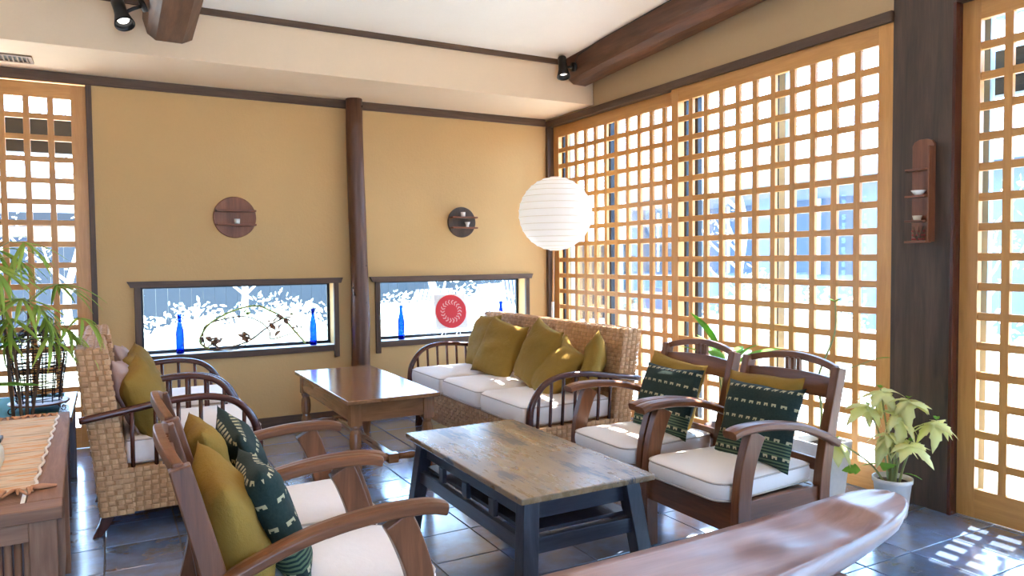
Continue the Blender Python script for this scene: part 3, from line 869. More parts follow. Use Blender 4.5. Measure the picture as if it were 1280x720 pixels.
# ------------------------------------------------------------------ dark painted coffee table
t = thing('painted_coffee_table', 'low table with navy black splayed legs and a worn brown top', 'table', (1.483, 2.672, 0))
B(-.288, .288, -.550, .550, .428, .452).build('top', M['distress'], t, bevel=.004)
zt_ = .428
def leg_xy(s, q, z):
    f = 1-z/zt_; return s*(.218+.050*f), q*(.472+.060*f)
for s in (-1, 1):
    for q in (-1, 1):
        secs = []
        for z in (0, zt_):
            x, y = leg_xy(s, q, z); w = .031
            secs.append([(x-w, y-w, z), (x+w, y-w, z), (x+w, y+w, z), (x-w, y+w, z)])
        MB().loft(secs).build('leg', M['navy_z'], t, bevel=.003)
    x1, y1 = leg_xy(s, 1, .38); x2, y2 = leg_xy(s, 1, .26)
    B(x1-s*.012-.011, x1-s*.012+.011, -.46, .46, .345, .428).build('apron', M['navy_y'], t, bevel=.002)
    B(x2-.013, x2+.013, -y2+.02, y2-.02, .232, .288).build('lower_rail', M['navy_y'], t, bevel=.002)
    for yy in (-.22, 0.02, .26): B(x2-s*.012-.010, x2-s*.012+.010, yy-.022, yy+.022, .286, .350).build('spacer_block', M['navy_z'], t, bevel=.002)
    xa, ya = leg_xy(1, s, .38); xb, yb = leg_xy(1, s, .26)
    B(-.21, .21, ya-s*.012-.011, ya-s*.012+.011, .345, .428).build('apron', M['navy_x'], t, bevel=.002)
    B(-xb+.02, xb-.02, yb-.013, yb+.013, .232, .288).build('lower_rail', M['navy_x'], t, bevel=.002)
B(-.215, .215, -.47, .47, .290, .304).build('shelf_board', M['navy_y'], t)

# ------------------------------------------------------------------ carved dugout bench
t = thing('carved_bench', 'long carved reddish wood bench hollowed like a dugout with a rounded end', 'bench', (0, 0, 0))
secs = []
xs = [.85+.09*i for i in range(13)]+[1.98, 2.04, 2.08, 2.11, 2.14, 2.17, 2.20, 2.22, 2.24, 2.26, 2.28, 2.30, 2.33, 2.36, 2.39, 2.42, 2.445, 2.47, 2.49, 2.505, 2.516, 2.522]
xs = sorted(x for x in xs)
for x in xs:
    near = 1.405+(x-1.6)*.142; w = (1.775-near)/2; yc = (1.775+near)/2
    if x > 2.24: w *= math.sqrt(max(.02, 1-((x-2.24)/.285)**2.8)); yc += .02*((x-2.24)/.285)**2
    rim = .352 + .030*max(0, (x-1.3)/1.17)**2
    dish = (.010+.036*max(0, min(1, (x-1.5)/.55))**2)*min(1, max(0, (2.29-x)/.12))**.7 if x < 2.29 else 0
    dish *= min(1, max(.3, 1))
    zbot = .215 + .11*max(0, (x-1.75)/.72)**2
    top = []
    for k in range(13):
        sgm = -1+k/6
        z = rim - dish*max(0, 1-abs(sgm/.90)**3.5) + .004*math.sin(x*9+sgm*5)*(1-abs(sgm))
        top.append((x, yc+sgm*w, z))
    bot = []
    for k in range(1, 10):
        a = PI*k/10
        bot.append((x - .03*math.sin(a)*(1 if x > 2.35 else 0), yc+w*math.cos(a)*.97, rim-.018-(rim-zbot-.018)*math.sin(a)**.75))
    secs.append(top+bot)
MB().loft(secs).build('hull', M['bench'], t, smooth=True)
for lx in (1.05, 1.98):
    MB().hexa([(lx-.05, 1.45, 0), (lx+.05, 1.45, 0), (lx+.05, 1.72, 0), (lx-.05, 1.72, 0), (lx-.07, 1.49, .24), (lx+.07, 1.49, .24), (lx+.07, 1.69, .24), (lx-.07, 1.69, .24)]).build('leg', M['bench'], t, bevel=.008)

# ------------------------------------------------------------------ slatted cabinet with runner
CX0, CX1, CY0, CY1, CZ = -.86, -.118, 2.150, 3.515, .65
t = thing('slatted_cabinet', 'worn wooden cabinet with a bamboo slat front beside the wooden armchair', 'cabinet', (CX0, CY0-.02, 0), .028)
W_, D_ = CX1-CX0, CY1-CY0
B(0, W_, 0, .075, CZ-.035, CZ).build('top_frame', M['cab_x'], t, bevel=.004)
B(0, W_, D_-.075, D_, CZ-.035, CZ).build('top_frame', M['cab_x'], t, bevel=.004)
B(W_-.082, W_, .075, D_-.075, CZ-.035, CZ).build('top_frame', M['cab_y'], t, bevel=.004)
B(0, .082, .075, D_-.075, CZ-.035, CZ).build('top_frame', M['cab_y'], t, bevel=.004)
# woven mat let into the top: fine slats
mat_ = MB()
k = 0; yy = .078
while yy < D_-.078:
    mat_.box(.084, W_-.084, yy, yy+.0085, CZ-.030, CZ-.006); yy += .0105
mat_.build('slat_mat', M['cab_x'], t, kind='stuff')
B(W_-.094, W_-.084, .076, D_-.076, CZ-.02, CZ-.001).build('edge_strip', M['cream'], t)
for x in (.012, W_-.075):
    for y in (.014, D_-.075): B(x, x+.062, y, y+.062, 0, CZ-.035).build('corner_post', M['cab_z'], t, bevel=.003)
B(.074, W_-.075, .016, .05, CZ-.085, CZ-.037).build('front_rail', M['cab_x'], t, bevel=.002)
B(.074, W_-.075, .016, .05, .06, .12).build('front_rail', M['cab_x'], t, bevel=.002)
x = .080
while x < W_-.085:
    MB().tube([(x+.009, .034, .12), (x+.009, .034, CZ-.085)], .0088, 8).build('slat', M['cab_z'], t, smooth=True); x += .0205
for zz in (.24, .475):
    MB().tube([(x_, .026+.002*math.sin(x_*300), zz+.003*math.sin(x_*260)) for x_ in [.08+.005*i for i in range(int((W_-.165)/.005))]], .0035, 5).build('lashing', M['dark_x'], t)
B(.02, W_-.02, .052, .058, .06, CZ-.04).build('back_panel', M['dark_z'], t)
for x in (.02, W_-.048): B(x, x+.02, .07, D_-.07, .08, CZ-.037).build('side_panel', M['cab_y'], t, bevel=.002)
B(.03, W_-.03, .06, D_-.02, .06, .08).build('bottom_panel', M['cab_y'], t)
# runner lying on the cabinet
t = thing('table_runner', 'striped cream and orange woven runner with tassels on the slatted cabinet', 'runner', (0, 0, CZ))
mb = MB(); nx, ny = 10, 30; vs = []
rx0, rx1, ry0, ry1 = -.75, -.195, 2.345, 3.42
for j in range(ny+1):
    for i in range(nx+1):
        vs.append((rx0+(rx1-rx0)*i/nx+.004*math.sin(j*.9), ry0+(ry1-ry0)*j/ny, .0030+.0012*math.sin(j*1.1+i*.7)))
top_n = len(vs); vs += [(x, y, .0006) for x, y, z in vs]
fs = [(j*(nx+1)+i, j*(nx+1)+i+1, (j+1)*(nx+1)+i+1, (j+1)*(nx+1)+i) for j in range(ny) for i in range(nx)]
fs += [tuple(a+top_n for a in f[::-1]) for f in fs]
mb.add(vs, fs).build('cloth', M['runner'], t, smooth=True)
fr = MB()
for yy, sg in ((ry0, -1), (ry1, 1)):
    for i in range(22):
        x0 = rx0+(rx1-rx0)*(i+.5)/22
        for q in range(3):
            dx = random.uniform(-.02, .02); L = random.uniform(.035, .06)
            fr.tube([(x0, yy, .004), (x0+dx*.5, yy+sg*L*.4, .009), (x0+dx+.01*(q-1), yy+sg*L, .004)], [.004, .005, .003], 5)
fr.tube([(rx1-.004, ry0-.004, .006), (rx1+.02, ry0-.012, .009), (rx1+.055, ry0-.008, .005)], [.007, .008, .004], 6)
fr.build('fringe', M['fringe'], t, smooth=True, kind='stuff')
ed = MB().tube([(rx1+.004*math.sin(j*.9)+.002, ry0+(ry1-ry0)*j/60, .005+.002*(j % 2)) for j in range(61)], .0045, 5)
ed.build('bound_edge', M['white'], t, smooth=True)
# cream vase with dark neck
t = thing('ceramic_vase', 'small round cream vase with brown neck on the striped runner', 'vase', (-.335, 2.560, CZ+.0055))
MB().lathe([(.028, 0), (.045, .012), (.055, .04), (.054, .07), (.040, .095), (.024, .107)], 24).build('body', M['cream'], t, smooth=True)
MB().lathe([(.0235, .107), (.020, .114), (.026, .128), (.030, .132), (.024, .131), (.016, .114)], 20).build('neck', M['brown_glaze'], t, smooth=True)
t = thing('menu_stand', 'white cards standing in a dark holder on the striped runner', 'menu stand', (-.385, 3.02, CZ+.0055))
B(-.05, .05, -.035, .035, 0, .014).build('holder', M['black'], t, bevel=.003)
for q, zz in ((-.020, .115), (-.002, .125), (.016, .120)):
    B(-.042, .042, q, q+.004, .014, zz).build('card', M['card'], t)

# ------------------------------------------------------------------ dark side table with teal cloth and wire cage
t = thing('dark_side_table', 'low dark wooden table under the left lattice window', 'table', (-.60, 4.62, 0))
B(-.42, .42, -.42, .42, .465, .50).build('top', M['dark_x'], t, bevel=.003)
for sx_ in (-1, 1):
    for sy_ in (-1, 1): B(sx_*.375-.03, sx_*.375+.03, sy_*.375-.03, sy_*.375+.03, 0, .465).build('leg', M['dark_z'], t, bevel=.002)
    B(sx_*.375-.012, sx_*.375+.012, -.345, .345, .39, .465).build('apron', M['dark_y'], t)
    B(-.345, .345, sx_*.375-.012, sx_*.375+.012, .39, .465).build('apron', M['dark_x'], t)
cl = MB().box(-1.0, -.245, 4.26, 5.0, .5002, .504)
tag(cl.build('table_cloth', M['teal'], bevel=.001), 'flat teal cloth on the low dark table under the wire cage', 'cloth')
t = thing('wire_cage', 'dark wire dome cage on a round tray on the teal cloth', 'wire cage', (-.335, 4.50, .504))
MB().lathe([(.0, .032), (.12, .030), (.135, .034), (.138, .042), (.125, .040), (.0, .038)], 32, capb=False, capt=False).build('tray', M['shelf_x'], t, smooth=True)
prof = [(.100, .045), (.104, .10), (.113, .17), (.125, .24), (.130, .28), (.124, .33), (.104, .375), (.070, .41), (.025, .432)]
def prad(z):
    for (a, b), (c, d) in zip(prof, prof[1:]):
        if b <= z <= d: return a+(c-a)*(z-b)/(d-b)
    return .02
rings = MB()
z = .05
while z < .43:
    r = prad(z)+random.uniform(-.003, .003); wob = random.uniform(0, 6)
    rings.tube([(r*math.cos(a), r*math.sin(a), z+.004*math.sin(2*a+wob)) for a in [2*PI*k/24 for k in range(25)]], .0022, 4, cap=False)
    z += .0135 if not (.20 < z < .24 or .36 < z) else .007
rings.build('ring_wires', M['wire'], t, kind='stuff')
ribs = MB()
for k in range(14):
    a = 2*PI*k/14; ribs.tube([(r*math.cos(a), r*math.sin(a), z) for r, z in prof], .0032, 5)
ribs.build('rib_wires', M['wire'], t, kind='stuff')
for k in range(4):
    a = PI/4+k*PI/2; pts = []
    for i in range(18):
        th = i*.42; rr = .020-.0009*i; pts.append((.142+.018+rr*math.cos(PI+th), 0, .022+rr*math.sin(PI+th)))
    pts = [(.12, 0, .034)]+pts
    MB().tube(pts, .003, 6).build('scroll_foot', M['wire'], t, smooth=True, rot=(0, 0, a))

# ------------------------------------------------------------------ leaf helpers
def leaf_blade(L, W, bend=.3, fold=.15, n=7, tip=1.0):
    """narrow blade from the origin along +x, bending down"""
    mb = MB(); vs = []
    for i in range(n+1):
        f = i/n; w = W/2*math.sin(PI*min(1, f*.94+.06))**.8*(1 if f < .98 else .02)
        x = L*f; z = -bend*L*f*f
        vs += [(x, -w, z+fold*w), (x, 0, z), (x, w, z+fold*w)]
    fs = []
    for i in range(n):
        a = i*3; fs += [(a, a+3, a+4, a+1), (a+1, a+4, a+5, a+2)]
    return mb.add(vs, fs)
def lobed_leaf(L, W, bend=.25):
    """poinsettia-like leaf with pointed lobes"""
    half = [(0, .0), (.08, .18), (.22, .42), (.34, .50), (.38, .36), (.52, .40), (.62, .44), (.66, .30), (.80, .22), (1.0, 0)]
    mb = MB(); vs = []
    for f, w in half:
        x = L*f; z = -bend*L*f*f
        vs += [(x, -W*w, z+.12*W*w), (x, 0, z), (x, W*w, z+.12*W*w)]
    fs = []
    for i in range(len(half)-1):
        a = i*3; fs += [(a, a+3, a+4, a+1), (a+1, a+4, a+5, a+2)]
    return mb.add(vs, fs)
def solid(me, th=.0012):
    bm = bmesh.new(); bm.from_mesh(me); bmesh.ops.remove_doubles(bm, verts=bm.verts, dist=.0002)
    bmesh.ops.solidify(bm, geom=bm.faces[:], thickness=th); bm.to_mesh(me); bm.free(); return me
def shared(mb, name, mat):
    me = solid(mb.mesh(name)); me.materials.append(mat)
    for p in me.polygons: p.use_smooth = True
    return me
def place_leaf(me, name, parent, loc, az, el, roll=0, sc=1.0, label=None):
    o = link(name, me, parent)
    o.matrix_local = Matrix.Translation(loc) @ Matrix.Rotation(az, 4, 'Z') @ Matrix.Rotation(-el, 4, 'Y') @ Matrix.Rotation(roll, 4, 'X') @ Matrix.Scale(sc, 4)
    if label: o['label'] = label
    return o

# tall palm behind the cabinet
t = thing('potted_palm', 'tall lady palm with thin fingered leaves beside the left lattice window', 'plant', (-.375, 3.86, 0))
MB().lathe([(.10, 0), (.125, .03), (.14, .22), (.15, .25), (.135, .25), (.13, .22)], 24, capt=False).build('pot', M['terracotta'], t, smooth=True)
MB().lathe([(.001, .215), (.128, .215)], 20, capb=False, capt=False).build('soil', M['soil'], t)
R5 = random.Random(5)
stems = [((-.05, -.03), (-.14, -.03, 1.28)), ((.03, .0), (.06, .02, 1.10)), ((0, .05), (-.06, .06, 1.36)), ((-.03, .02), (-.24, .06, 1.16)), ((.04, -.04), (.0, -.05, 1.0)), ((.02, .03), (.11, .06, .96))]
blade = shared(leaf_blade(.21, .020, .35, .25), 'frond_finger', M['leaf_bamboo'])
fan_me = []
for q in range(3):
    mb = MB()
    for k in range(8):
        b = leaf_blade(R5.uniform(.16, .23), .017, R5.uniform(.25, .6), .25, 6)
        rot = Matrix.Rotation(math.radians(-80+160*k/7+R5.uniform(-8, 8)), 3, 'Z') @ Matrix.Rotation(R5.uniform(-.15, .25), 3, 'Y')
        mb.add([rot @ Vector(v) for v in b.v], b.f)
    fan_me.append(shared(mb, 'frond', M['leaf_bamboo']))
for (bx, by), (txx, tyy, tz) in stems:
    pts = bezier([(bx, by, .2), (bx*.7+txx*.3, by*.7+tyy*.3, .2+(tz-.2)*.4), (bx*.3+txx*.7, by*.3+tyy*.7, .2+(tz-.2)*.75), (txx, tyy, tz)], 5)
    MB().tube(pts, [.009-.005*i/len(pts) for i in range(len(pts))], 7).build('stem', M['twig'], t, smooth=True)
    for k in range(4):
        f = len(pts)-1-int(k*1.2); f = max(0, f)
        p0 = Vector(pts[f]); az = R5.uniform(0, 2*PI); ln = R5.uniform(.08, .17)
        p1 = p0+Vector((math.cos(az)*ln, math.sin(az)*ln, R5.uniform(.02, .09)))
        MB().tube([p0, (p0+p1)/2+Vector((0, 0, .02)), p1], .0022, 5).build('leaf_stalk', M['stem'], t, smooth=True)
        place_leaf(R5.choice(fan_me), 'frond', t, p1, az, R5.uniform(-.7, -.1), R5.uniform(-.3, .3), R5.uniform(.8, 1.1))
broad = shared(leaf_blade(.26, .040, .15, .2, 8), 'strap_leaf', M['leaf_green'])
place_leaf(broad, 'strap_leaf', t, (-.16, -.10, .80), .3, .75, .2, 1.0)
place_leaf(broad, 'strap_leaf', t, (-.20, -.10, .74), .1, .10, .2, 1.2)
MB().tube([(-.05, -.05, .2), (-.13, -.09, .55), (-.17, -.10, .81)], .005, 6).build('stem', M['stem'], t, smooth=True)

# ------------------------------------------------------------------ pale poinsettia in a white pot
t = thing('potted_poinsettia', 'pale yellow green poinsettia in a white pot at the foot of the timber pillar', 'plant', (3.295, 2.190, 0))
MB().lathe([(.062, 0), (.066, .01), (.084, .165), (.090, .168), (.091, .188), (.083, .188), (.078, .16)], 28, capt=False).build('pot', M['white_plastic'], t, smooth=True)
MB().lathe([(.001, .165), (.079, .165)], 20, capb=False, capt=False).build('soil', M['soil'], t)
lp_me = [shared(lobed_leaf(.155, .085, b), 'leaf', M['leaf_pale']) for b in (.25, .5, .75)]
lg_me = shared(lobed_leaf(.11, .10, .3), 'green_leaf', M['leaf_green'])
R6 = random.Random(16)
heads = [((-.04, .04, .615), 12), ((-.02, -.09, .585), 12), ((-.06, -.02, .42), 12), ((-.02, .12, .52), 10), ((.02, -.20, .50), 11), ((-.10, .24, .33), 8), ((-.05, -.06, .51), 11), ((-.08, -.14, .40), 9)]
for (hx, hy, hz), nl in heads:
    pts = bezier([(hx*.15, hy*.15, .16), (hx*.45, hy*.4, .16+(hz-.16)*.5), (hx, hy, hz)], 5)
    MB().tube(pts, [.006-.003*i/len(pts) for i in range(len(pts))], 7).build('stem', M['stem'], t, smooth=True)
    for k in range(nl):
        az = 2*PI*k/nl+R6.uniform(-.3, .3)
        place_leaf(R6.choice(lp_me), 'leaf', t, (hx, hy, hz-R6.uniform(0, .02)), az, R6.uniform(-.75, .25), R6.uniform(-.3, .3), R6.uniform(.55, .9))
    for k in range(3):
        az = R6.uniform(0, 2*PI)
        place_leaf(lg_me, 'leaf_bud', t, (hx, hy, hz+.004), az, .9, 0, .22, 'small green centre leaf')
for (az, z, sc, r) in ((2.0, .24, .9, .04), (3.4, .26, .8, .03), (-1.2, .215, .7, .05), (2.3, .21, .75, .14)):
    place_leaf(lg_me, 'green_leaf', t, (r*math.cos(az), r*math.sin(az), z), az, .1, R6.uniform(-.6, .6), sc, 'plain green leaf')

# white planter with a thin stemmed plant, and a broad leaved plant behind the chairs
t = thing('white_planter', 'square white planter with a thin bare stem between armchair and poinsettia', 'plant', (3.295, 2.60, 0))
MB().loft([[(-a, -a, z), (a, -a, z), (a, a, z), (-a, a, z)] for a, z in ((.085, 0), (.110, .27), (.110, .285), (.098, .285), (.09, .25))], cap=False).build('box_pot', M['white_plastic'], t)
B(-.092, .092, -.092, .092, .235, .25).build('soil', M['soil'], t)
st = bezier([(0, 0, .25), (.03, .02, .45), (-.02, .0, .62), (.04, -.05, .85), (.03, -.06, 1.02)], 6)
MB().tube(st, [.008-.005*i/len(st) for i in range(len(st))], 6).build('stem', M['stem'], t, smooth=True)
MB().tube(bezier([(0, 0, .62), (.02, -.10, .66), (.0, -.20, .70), (-.02, -.33, .755)], 5), .0025, 5).build('side_stem', M['stem'], t, smooth=True)
MB().tube(bezier([(0, 0, .40), (.02, -.06, .48), (.02, -.12, .52)], 5), .003, 5).build('side_stem', M['stem'], t, smooth=True)
bud = shared(leaf_blade(.07, .022, .1, .2, 5), 'bud_leaf', M['leaf_green'])
place_leaf(bud, 'bud_leaf', t, (-.02, -.33, .755), -1.4, .3)
for az in (0, 1.4, 2.8, 4.2): place_leaf(bud, 'bud_leaf', t, (.03, -.06, 1.02), az, .4, 0, .8)
t = thing('broad_leaf_plant', 'broad leaved green plant in a pot between the two window side armchairs and the lattice', 'plant', (3.22, 3.20, 0))
MB().lathe([(.09, 0), (.10, .02), (.13, .24), (.135, .25), (.12, .25), (.11, .22)], 24, capt=False).build('pot', M['terracotta'], t, smooth=True)
MB().lathe([(.001, .22), (.112, .22)], 20, capb=False, capt=False).build('soil', M['soil'], t)
bl_me = shared(leaf_blade(.30, .075, .35, .2, 8), 'broad_leaf', M['leaf_green'])
for k in range(6):
    az = 2*PI*k/6+.4; r = .03
    MB().tube([(0, 0, .21), (math.cos(az)*.03, math.sin(az)*.03, .45), (math.cos(az)*.05, math.sin(az)*.05, .62)], .006, 6).build('stem', M['stem'], t, smooth=True)
    place_leaf(bl_me, 'broad_leaf', t, (math.cos(az)*.05, math.sin(az)*.05, .62), az, R6.uniform(.55, .95), .2, R6.uniform(.8, 1.0))
place_leaf(bl_me, 'broad_leaf', t, (0.0, .06, .68), 1.7, 1.15, 1.2, .95)

# ------------------------------------------------------------------ paper lantern floor lamp
t = thing('paper_lantern_lamp', 'round white ribbed paper lantern floor lamp in the corner behind the sofa', 'lamp', (3.09, 4.90, 0))
zc, R0 = 1.612, .290
prof = []
nr = 15
for i in range(nr*4+1):
    a = -PI/2+.14+(PI-.28)*i/(nr*4)
    sc = 1-.014*abs(math.sin(PI*i/4))**.7+.0
    prof.append((R0*math.cos(a)*sc, zc+R0*math.sin(a)*sc))
MB().lathe(prof, 48, capb=False, capt=False).build('paper_shade', M['paper'], t, smooth=True)
rb = MB()
for i in range(0, nr*4+1, 4):
    r, z = prof[i]; tl = .05*math.sin(i*.7)
    rb.tube([((r+.0006)*math.cos(a), (r+.0006)*math.sin(a), z) for a in [2*PI*k/48 for k in range(49)]], .0016, 4, cap=False)
rb.build('rib_wires', M['cream'], t, kind='stuff')
MB().tube([(-.035, 0, 0.02), (-.030, 0, .75), (-.020, 0, 1.33)], .0075, 10).build('pole', M['lat_z'], t, smooth=True)
MB().tube([(-.0345, 0, .55), (-.030, 0, .92)], .0105, 10).build('pole_sleeve', M['ceramic'], t, smooth=True)
MB().lathe([(.13, 0), (.13, .018), (.02, .026)], 28, c=(-.035, 0, 0)).build('base', M['lat_x'], t, smooth=False)

# ------------------------------------------------------------------ spotlights and vent
def spot(label, loc, aim, arm_to, watt=4.0):
    t = thing('spotlight', label, 'spotlight', loc)
    q = Vector(aim).to_track_quat('Z', 'Y').to_matrix().to_4x4()
    body = MB().lathe([(.030, -.085), (.034, -.078), (.033, -.02), (.036, .02), (.050, .075), (.053, .088), (.047, .088), (.040, .05)], 24, capt=False)
    o = body.build('lamp_shade', M['black'], t, smooth=True); o.matrix_local = q
    b = MB().lathe([(.002, .060), (.030, .056), (.032, .050)], 20, capb=False, capt=False).build('lamp_lens', M['bulb'], t, smooth=True); b.matrix_local = q
    a = Vector(arm_to)
    MB().tube([(0, 0, -.01), a*.55, a], .010, 8).build('bracket', M['black'], t, smooth=True)
    d = MB().lathe([(.034, -.018), (.036, -.006), (.036, .006)], 20).build('mount', M['black'], t, smooth=True)
    d.matrix_local = Matrix.Translation(a) @ a.to_track_quat('Z', 'Y').to_matrix().to_4x4()
    L = bpy.data.lights.new('spot_light', 'SPOT'); L.energy = watt; L.color = (1.0, .62, .30); L.spot_size = math.radians(130); L.spot_blend = .9; L.shadow_soft_size = .03
    lo = bpy.data.objects.new('spot_light', L); COL.objects.link(lo); lo.parent = t
    lo.matrix_local = q @ Matrix.Translation((0, 0, .095)) @ Matrix.Rotation(PI, 4, 'X')
    return t
sp_r = spot('black spotlight fixed to the end of the beam along the lattice wall', (3.150, 4.87, 2.755), (-.10, -.30, -1), (.105, 0, .012))
spot('black spotlight hanging beside the octagonal log beam near the vent', (.098, 4.62, 2.640), (.22, -.55, -1), (.115, .0, .055))
MB().tube([(x-3.150, y-4.87, z-2.755) for x, y, z in ((3.262, 4.86, 2.80), (3.250, 4.80, 2.845), (3.222, 4.5, 2.868), (3.222, 3.6, 2.925), (3.222, 2.5, 2.99))], .005, 6).build('cable', M['black'], sp_r, smooth=True)
spot('added unseen fill spotlight on the octagonal log beam above the wooden armchairs', (.098, 2.55, 2.78), (-.2, -.1, -1), (.115, .0, .055), 30.0)  # out-of-frame lamp added to brighten the cabinet and armchairs warmly
spot('added unseen fill spotlight on the octagonal log beam, nearer the camera', (.098, .60, 2.90), (-.35, .9, -.45), (.115, .0, .055), 15.0)  # lamp added out of view to warm the left part of the back wall
spot('added unseen fill spotlight on the lattice side beam above the carved bench', (3.130, 1.20, 2.98), (-.5, .75, -.45), (.115, 0, .012), 16.0)  # another unseen lamp, put in as warm fill for the room
t = thing('air_vent', 'bronze slotted air vent in the soffit above the left lattice', 'vent', (0, 0, 0))
B(-.80, -.375, 5.345, 5.365, ZS-.010, ZS).build('frame', M['vent'], t); B(-.80, -.375, 5.505, 5.525, ZS-.010, ZS).build('frame', M['vent'], t)
B(-.395, -.375, 5.365, 5.505, ZS-.010, ZS).build('frame', M['vent'], t); B(-.80, -.78, 5.365, 5.505, ZS-.010, ZS).build('frame', M['vent'], t)
B(-.78, -.395, 5.365, 5.505, ZS-.002, ZS-.0005).build('backing', M['black'], t)
for k in range(16): B(-.776+.0245*k, -.768+.0245*k, 5.365, 5.505, ZS-.009, ZS-.002).build('slat', M['vent'], t)

# ------------------------------------------------------------------ round wall shelves and their cups
def round_shelf(label, x, z, r, mats):
    t = thing('round_wall_shelf', label, 'wall shelf', (x, YB-.001, z))
    MB().loft([[(rr*math.cos(a), y, rr*math.sin(a)) for a in [2*PI*k/48 for k in range(48)]] for rr, y in ((r, 0), (r, -.012), (r*.97, -.018))]).build('disc', M[mats], t)
    for k, zz in enumerate((r*.34, -r*.34)):
        hx = math.sqrt(r*r-zz*zz)*1.02
        B(-hx*.92, hx*.98, -.078, -.017, zz-.012, zz+.002).build('shelf', M['shelf_x'], t, bevel=.002)
    return t
round_shelf('reddish round wall shelf above the low window with the vine', .825, 1.587, .151, 'shelf_z')
round_shelf('small blackish round wall shelf above the low window with the red disc', 2.665, 1.580, .130, 'pillar_z')
def cup(label, loc, prof, mat='ceramic'):
    mb = MB().lathe(prof, 20, capt=False)
    o = mb.build('small_cup', M[mat], smooth=True, loc=loc); tag(o, label, 'cup', 'little cups on the wall shelves'); return o
cup('little white cup alone on the reddish round shelf', (.835, YB-.050, 1.587-.151*.34+.002), [(.014, 0), (.019, .002), (.021, .036), (.018, .036), (.016, .006)])
cup('little straight white cup on the upper tier of the blackish round shelf', (2.66, YB-.050, 1.580+.130*.34+.002), [(.014, 0), (.018, .002), (.020, .038), (.017, .038), (.015, .006)])
cup('little flared white cup on the lower tier of the blackish round shelf', (2.70, YB-.050, 1.580-.130*.34+.002), [(.011, 0), (.013, .002), (.012, .012), (.024, .042), (.021, .042), (.010, .014)])
# tall shelf on the pillar
t = thing('pillar_shelf', 'narrow reddish four tier wall shelf with a rounded top on the timber pillar', 'wall shelf', (3.535, 2.197, 0))
ol = [(-.055, 1.325), (.055, 1.325), (.055, 1.800), (.045, 1.818), (.02, 1.828), (-.02, 1.828), (-.045, 1.818), (-.055, 1.800)]
MB().prism(ol, 'x', -.016, 0).build('back_board', M['shelf_z'], t, bevel=.002)
B(-.055, -.016, -.055, -.046, 1.325, 1.79).build('side_board', M['shelf_z'], t, bevel=.002)
TZ = (1.330, 1.432, 1.553, 1.683)
for z in TZ: B(-.070, -.016, -.046, .060, z-.010, z).build('shelf', M['shelf_y'], t, bevel=.002)
cup('little shallow bowl on a tier of the narrow pillar shelf', (3.49, 2.20, TZ[2]), [(.012, 0), (.018, .002), (.034, .024), (.031, .024), (.012, .005)])
cup('little tan cup on a tier of the narrow pillar shelf', (3.49, 2.205, TZ[1]), [(.012, 0), (.016, .002), (.022, .022), (.019, .022), (.012, .005)], 'cream')
t = thing('dried_flowers', 'tiny bunch of dried red flowers on the bottom tier of the narrow pillar shelf', 'dried flowers', (3.492, 2.20, TZ[0]))
mb = MB()
for k in range(16):
    a = k*2.4; mb.tube([(0, 0, .002), (.02*math.cos(a), .028*math.sin(a), .03+.02*(k % 3))], .0015, 4)
mb.build('stalks', M['twig'], t)
mb = MB()
for k in range(16):
    a = k*2.4; mb.lathe([(.001, -.004), (.006, 0), (.001, .005)], 6, (.02*math.cos(a), .028*math.sin(a), .008+.02*(k % 3)))
mb.build('blossoms', plain('dried_red_blossom', (.42, .06, .05), .8), t)

# ------------------------------------------------------------------ things on the window sills
def bottle(label, x, y, h=.285):
    t = thing('blue_bottle', label, 'bottle', (x, y, .6015), 0, 'cobalt bottles on the window sills')
    k = h/.285
    MB().lathe([(.022*k, 0), (.0275*k, .004), (.028*k, .02), (.028*k, .15*k), (.024*k, .175*k), (.0135*k, .225*k), (.0125*k, .262*k), (.015*k, .264*k), (.015*k, .285*k), (.011*k, .285*k)], 24, capt=False).build('glass_body', M['blue_glass'], t, smooth=True)
    MB().lathe([(.001, .003), (.0255*k, .006), (.0255*k, .030), (.001, .034)], 20, capb=False, capt=False).build('thick_base', plain('cobalt_thick_glass', (.01, .03, .55), .15), t, smooth=True)
bottle('blue glass bottle at the bare end of the sill with the vine', .437, 5.775)
bottle('blue glass bottle at the log post end of the sill with the vine', 1.392, 5.775)
bottle('blue glass bottle on the sill between the log post and the red disc', 2.120, 5.775)
bottle('blue glass bottle half hidden behind the wicker sofa back', 3.060, 5.775)
t = thing('dried_vine', 'dried twisted vine with little leaves lying on the window sill', 'vine', (0, 5.770, .600))
def vt(pts, r, mat='twig'):
    MB().tube(bezier([(x, .012*math.sin(x*9+z*20), z) for x, z in pts], 6), r, 6).build('vine_stem', M[mat], t, smooth=True)
vt([(.63, .02), (.57, .08), (.62, .19), (.72, .26), (.85, .31), (.98, .325), (1.08, .28), (1.16, .23), (1.25, .12), (1.33, .02)], .0075, 'vine_green')
vt([(.60, .04), (.60, .18), (.72, .235), (.88, .25), (1.00, .20), (1.06, .13), (1.07, .07), (1.22, .10), (1.28, .11)], .005)
vt([(.58, .03), (.66, .012), (.80, .03), (.92, .07), (1.03, .15), (1.16, .22), (1.22, .20)], .006)
vt([(.66, .006), (.78, .004), (.86, .02), (.95, .10)], .003)
Rv = random.Random(3)
lf = shared(leaf_blade(.055, .034, .3, .4, 4), 'vine_leaf', M['dried'])
lf2 = shared(leaf_blade(.040, .022, .3, .4, 4), 'vine_leaf', M['vine_green'])
